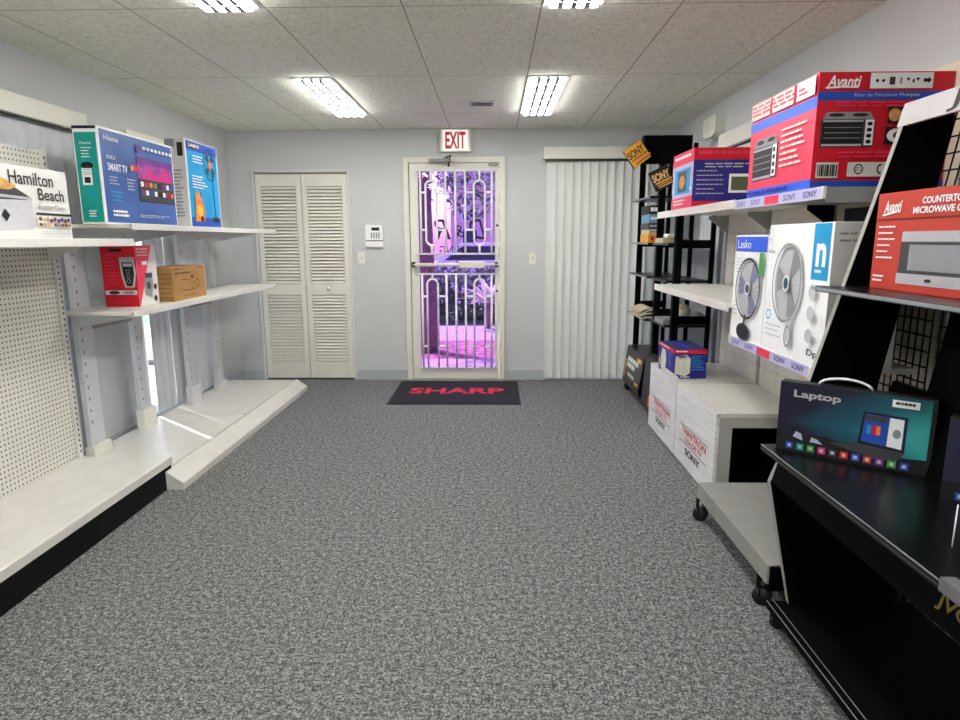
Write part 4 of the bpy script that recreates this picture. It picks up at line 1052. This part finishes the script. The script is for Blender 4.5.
M0 = Vector((1.45, 4.88, .815)); MB().tube([M0 + Vector((-.02, -.02, 0)), M0 + Vector((.02, .02, 0))], .06, TAN, 20).build('roll', t); MB().tube([M0 + Vector((-.021, -.021, 0)), M0 + Vector((.021, .021, 0))], .03, PAPER, 16).build('core', t)
t = thing('plastic_bag', 'crumpled grey plastic packet on the rack under the white shelf', 'packet', (1.53, 4.75, .74))
bm = bmesh.new(); bmesh.ops.create_icosphere(bm, subdivisions=3, radius=1)
for v in bm.verts:
    q = 1 + .18 * math.sin(5 * v.co.x + 3 * v.co.y) * math.cos(4 * v.co.z + 2 * v.co.y)
    v.co = (1.53 + .055 * v.co.x * q, 4.76 + .07 * v.co.y * q, max(.7405, .78 + .05 * v.co.z * q))
mb = MB(); mb.mesh([v.co.copy() for v in bm.verts], [[v.index for v in f.verts] for f in bm.faces], SILVER, True); bm.free(); mb.build('bag', t)

# ------------------------------------------------------------------ outside
PAVE = mat('sidewalk_concrete', (164, 160, 166), .9, .12, 2.5)
ROAD = mat('asphalt', (120, 118, 124), .9, .15, 8)
MULCH = mat('leaf_litter', (138, 100, 98), .95, .95, 13, .6, detail=8)
LAWN = mat('lawn_grass', (90, 120, 70), .95, .4, 20, .5)
BARK = mat('tree_bark', (132, 104, 98), .95, .6, 24, .8, detail=6)
LEAF = slat_mat('leaf_green', (120, 150, 90), .35)
LEAFB = slat_mat('leaf_pale_sunlit', (220, 226, 200), .35)  # sunshine on the leaves is put into this pale colour
LEAFD = slat_mat('leaf_dark', (70, 84, 72), .2)
STUC = mat('pink_stucco', (216, 170, 168), .9, .05, 3)
DWIN = mat('dark_window_glass', (40, 46, 70), .15, .2, 4)
def ground(name, x0, x1, y0, y1, z0, z1, m): struct(name, B(x0, x1, y0, y1, z0, z1, m))
ground('porch_slab', -3.2, 3.0, YB + .12, 7.35, -.10, -.02, PAVE)
ground('mulch_bed', -6, 6, 7.35, 8.9, -.14, -.04, MULCH)
ground('outdoor_walk', -14, 14, 8.9, 10.6, -.16, -.06, PAVE)
ground('lawn', -14, 14, 10.6, 14.0, -.2, -.08, LAWN)
ground('road', -30, 30, 14.0, 22.0, -.24, -.12, ROAD)
ground('far_lawn', -30, 30, 22.0, 60, -.22, -.1, LAWN)
ground('side_pavement', -14, XL - .13, -6, 8.9, -.16, -.10, PAVE)
ground('side_ground', XR + .13, 14, -6, 7.35, -.16, -.10, LAWN)
struct('added_sun_shade', B(-3.4, 3.2, YB + .12, 7.75, 2.50, 2.62, WALL))  # unseen roof added to keep the sun off the door glass
def leaves(mb, c, r, n, size, mats, seed):
    rn = random.Random(seed)
    for _ in range(n):
        while True:
            d = Vector((rn.uniform(-1, 1), rn.uniform(-1, 1), rn.uniform(-1, 1)))
            if .3 < d.length < 1: break
        p = Vector(c) + Vector((d.x * r[0], d.y * r[1], d.z * r[2]))
        a = Vector((rn.uniform(-1, 1), rn.uniform(-1, 1), rn.uniform(-1, 1))).normalized(); b = a.orthogonal().normalized(); s = size * rn.uniform(.6, 1.3)
        mb.face([p - a*s, p - b*s*.35, p + a*s, p + b*s*.35], rn.choice(mats))
def tree(name, label, x, y, tr, h, crown, r, n, size, mats, seed):
    t = thing(name, label, 'tree', (x, y, -.05))
    MB().tube([(x, y, -.1), (x + .02, y, .4), (x - .02, y, h * .5), (x + .05, y + .02, h)], [tr * 1.35, tr, tr * .92, tr * .8], BARK, 16).build('trunk', t)
    mb = MB(); mb.flat = True
    for k, (dx, dy, dz, s) in enumerate(crown): leaves(mb, (x + dx, y + dy, h + dz), (r * s, r * s, r * s * .8), n, size, mats, seed + k)
    mb.build('crown', t)
tree('shade_tree', 'thick-trunked tree just outside the entrance door', -.86, 8.0, .12, 3.6, [(0, 0, .4, 1), (.9, .5, .1, .8), (-.9, .6, .3, .8)], 1.3, 500, .09, [LEAF, LEAFD], 3)
tree('street_tree', 'pale-leaved tree across the road behind the glass door', -1.5, 13.2, .10, 2.6, [(0.6, 0, .6, 1), (1.1, .3, -.2, .7), (-1.0, .2, .0, .8), (.3, 0, 1.2, .8)], 1.1, 600, .10, [LEAF, LEAFB, LEAFB, LEAFD], 9)
def bush(label, x0, x1, y, z1, n, size, mats, seed, d=.5):
    t = thing('hedge', label, 'hedge', ((x0+x1)/2, y, -.08)); mb = MB(); mb.flat = True
    leaves(mb, ((x0+x1)/2, y, z1/2 - .04), ((x1-x0)/2, d, z1/2 + .05), n, size, mats, seed); mb.build('foliage', t)
    MB().tube([((x0+x1)/2, y, -.1), ((x0+x1)/2, y, z1 * .5)], .03, BARK, 8).build('stem', t)
bush('dark clipped hedge beyond the outdoor walk', -3.2, 2.2, 11.4, .95, 5200, .07, [LEAFD, LEAFD, LEAF], 5, .45)
t = thing('spiky_plant', 'bright spiky plant in front of the dark hedge outside', 'plant', (-.08, 10.25, -.08))
mb = MB(); mb.flat = True; rn = random.Random(8)
for i in range(70):
    a = rn.uniform(0, 2*PI); e = rn.uniform(.2, 1.2); L_ = rn.uniform(.35, .62); p = Vector((-.08, 10.25, .35)); d = Vector((math.cos(a)*math.cos(e), math.sin(a)*math.cos(e), math.sin(e))); s = d.cross(Vector((0,0,1))).normalized() * .03
    mb.face([p - s, p + d * L_ * .6 - s, p + d * L_ + Vector((0,0,-.08)), p + d * L_ * .6 + s, p + s], LEAFB)
mb.build('leaf_rosette', t)
MB().tube([(-.08, 10.25, -.08), (-.08, 10.25, .38)], .04, BARK, 8).build('stem', t)
def car(x, y, label, m):
    t = thing('parked_car', label, 'car', (x, y, -.12)); prof = [(x - 2.1, .15), (x - 2.1, .62), (x - 1.2, .80), (x - .6, 1.28), (x + .9, 1.30), (x + 1.5, .85), (x + 2.1, .75), (x + 2.15, .15)]
    MB().prism(prof, 1, y - .8, y + .8, m).build('body', t)
    MB().prism([(x - 1.0, .84), (x - .52, 1.2), (x + .82, 1.22), (x + 1.25, .86)], 1, y - .81, y + .81, DWIN).build('window_band', t)
    for wx in (x - 1.35, x + 1.35): MB().cyl((wx, y - .83, .2), (wx, y + .83, .2), .32, RUBBER, 20).build('wheel', t)
car(-.3, 17.5, 'pale parked car beyond the hedge outside', WHITE)
car(4.6, 17.5, 'silver parked car farther right beyond the hedge', LGREY)
t = thing('apartment_building', 'pink stucco apartment building across the road', 'building', (4.0, 26, -.1))
MB().box(-1.6, 13, 24, 30, -.1, 7.2, STUC).build('wall', t)
MB().box(-1.8, 13.2, 23.7, 30.2, 7.2, 7.5, TRIM).build('roof_edge', t)
MB().box(-1.65, 13, 23.9, 24, 3.35, 3.6, TRIM).build('floor_band', t)
for z in (.5, 2.05, 4.1):
    for i in range(6):
        x = -1.2 + i * 1.35
        w = B(x, x + .62, 23.95, 24.0, z, z + (1.3 if z != 2.05 else .9), TRIM).build('window', t)
        B(x + .05, x + .57, 23.93, 23.955, z + .05, z + (1.25 if z != 2.05 else .85), DWIN).build('window_pane', w)
t = thing('low_house', 'low pale house behind the street tree', 'building', (-9, 33, -.1))
MB().box(-16, -4.0, 31, 37, -.1, 3.6, mat('pale_stucco', (220, 214, 220), .9, .05, 3)).build('wall', t)
MB().prism([(-16.6, 3.6), (-10, 5.6), (-3.4, 3.6)], 1, 30.6, 37.4, mat('roof_tile', (120, 96, 100), .9, .2, 8)).build('roof', t)

# ------------------------------------------------------------------ light and sky
w = bpy.data.worlds.new('World'); scene.world = w; w.use_nodes = True
nt = w.node_tree; nt.nodes.clear()
sky = nt.nodes.new('ShaderNodeTexSky'); sky.sky_type = 'NISHITA'; sky.sun_disc = False
sky.sun_elevation = math.radians(51); sky.sun_rotation = math.radians(-50); sky.air_density = 1.0; sky.dust_density = 2.0
bg = nt.nodes.new('ShaderNodeBackground'); bg.inputs[1].default_value = .35
out = nt.nodes.new('ShaderNodeOutputWorld'); nt.links.new(sky.outputs[0], bg.inputs[0]); nt.links.new(bg.outputs[0], out.inputs[0])
sl = bpy.data.lights.new('sun', 'SUN'); sl.energy = 6.0; sl.angle = math.radians(.6); sl.color = (1, .97, .92)
so = bpy.data.objects.new('sun', sl); C.objects.link(so); so.location = (-8, 10, 12)
el = math.radians(51); hz = Vector((-.766, .644, 0)) * math.cos(el); to_sun = Vector((hz.x, hz.y, math.sin(el)))
so.rotation_euler = (-to_sun).to_track_quat('-Z', 'Y').to_euler()

# ------------------------------------------------------------------ camera
f_px, pitch, yaw, roll = 631.36, .18786, -.022006, -.0032494
fw = Vector((math.sin(yaw) * math.cos(pitch), math.cos(yaw) * math.cos(pitch), -math.sin(pitch)))
rt = Vector((math.cos(yaw), -math.sin(yaw), 0)); up = rt.cross(fw)
a_ = math.cos(roll) * rt + math.sin(roll) * up; b_ = -math.sin(roll) * rt + math.cos(roll) * up
cam = bpy.data.cameras.new('camera'); co_ = bpy.data.objects.new('camera', cam); C.objects.link(co_)
cam.sensor_width = 36; cam.sensor_fit = 'HORIZONTAL'; cam.lens = f_px / 960 * 36; cam.clip_start = .02; cam.clip_end = 300
M = Matrix((( a_.x, b_.x, -fw.x, 0), (a_.y, b_.y, -fw.y, 0), (a_.z, b_.z, -fw.z, 1.365), (0, 0, 0, 1)))
co_.matrix_world = M
scene.camera = co_
vs = scene.view_settings
vs.view_transform = 'Standard'; vs.look = 'None'; vs.gamma = 1; vs.use_curve_mapping = False
vs.exposure = 1.2
scene.display_settings.display_device = 'sRGB'
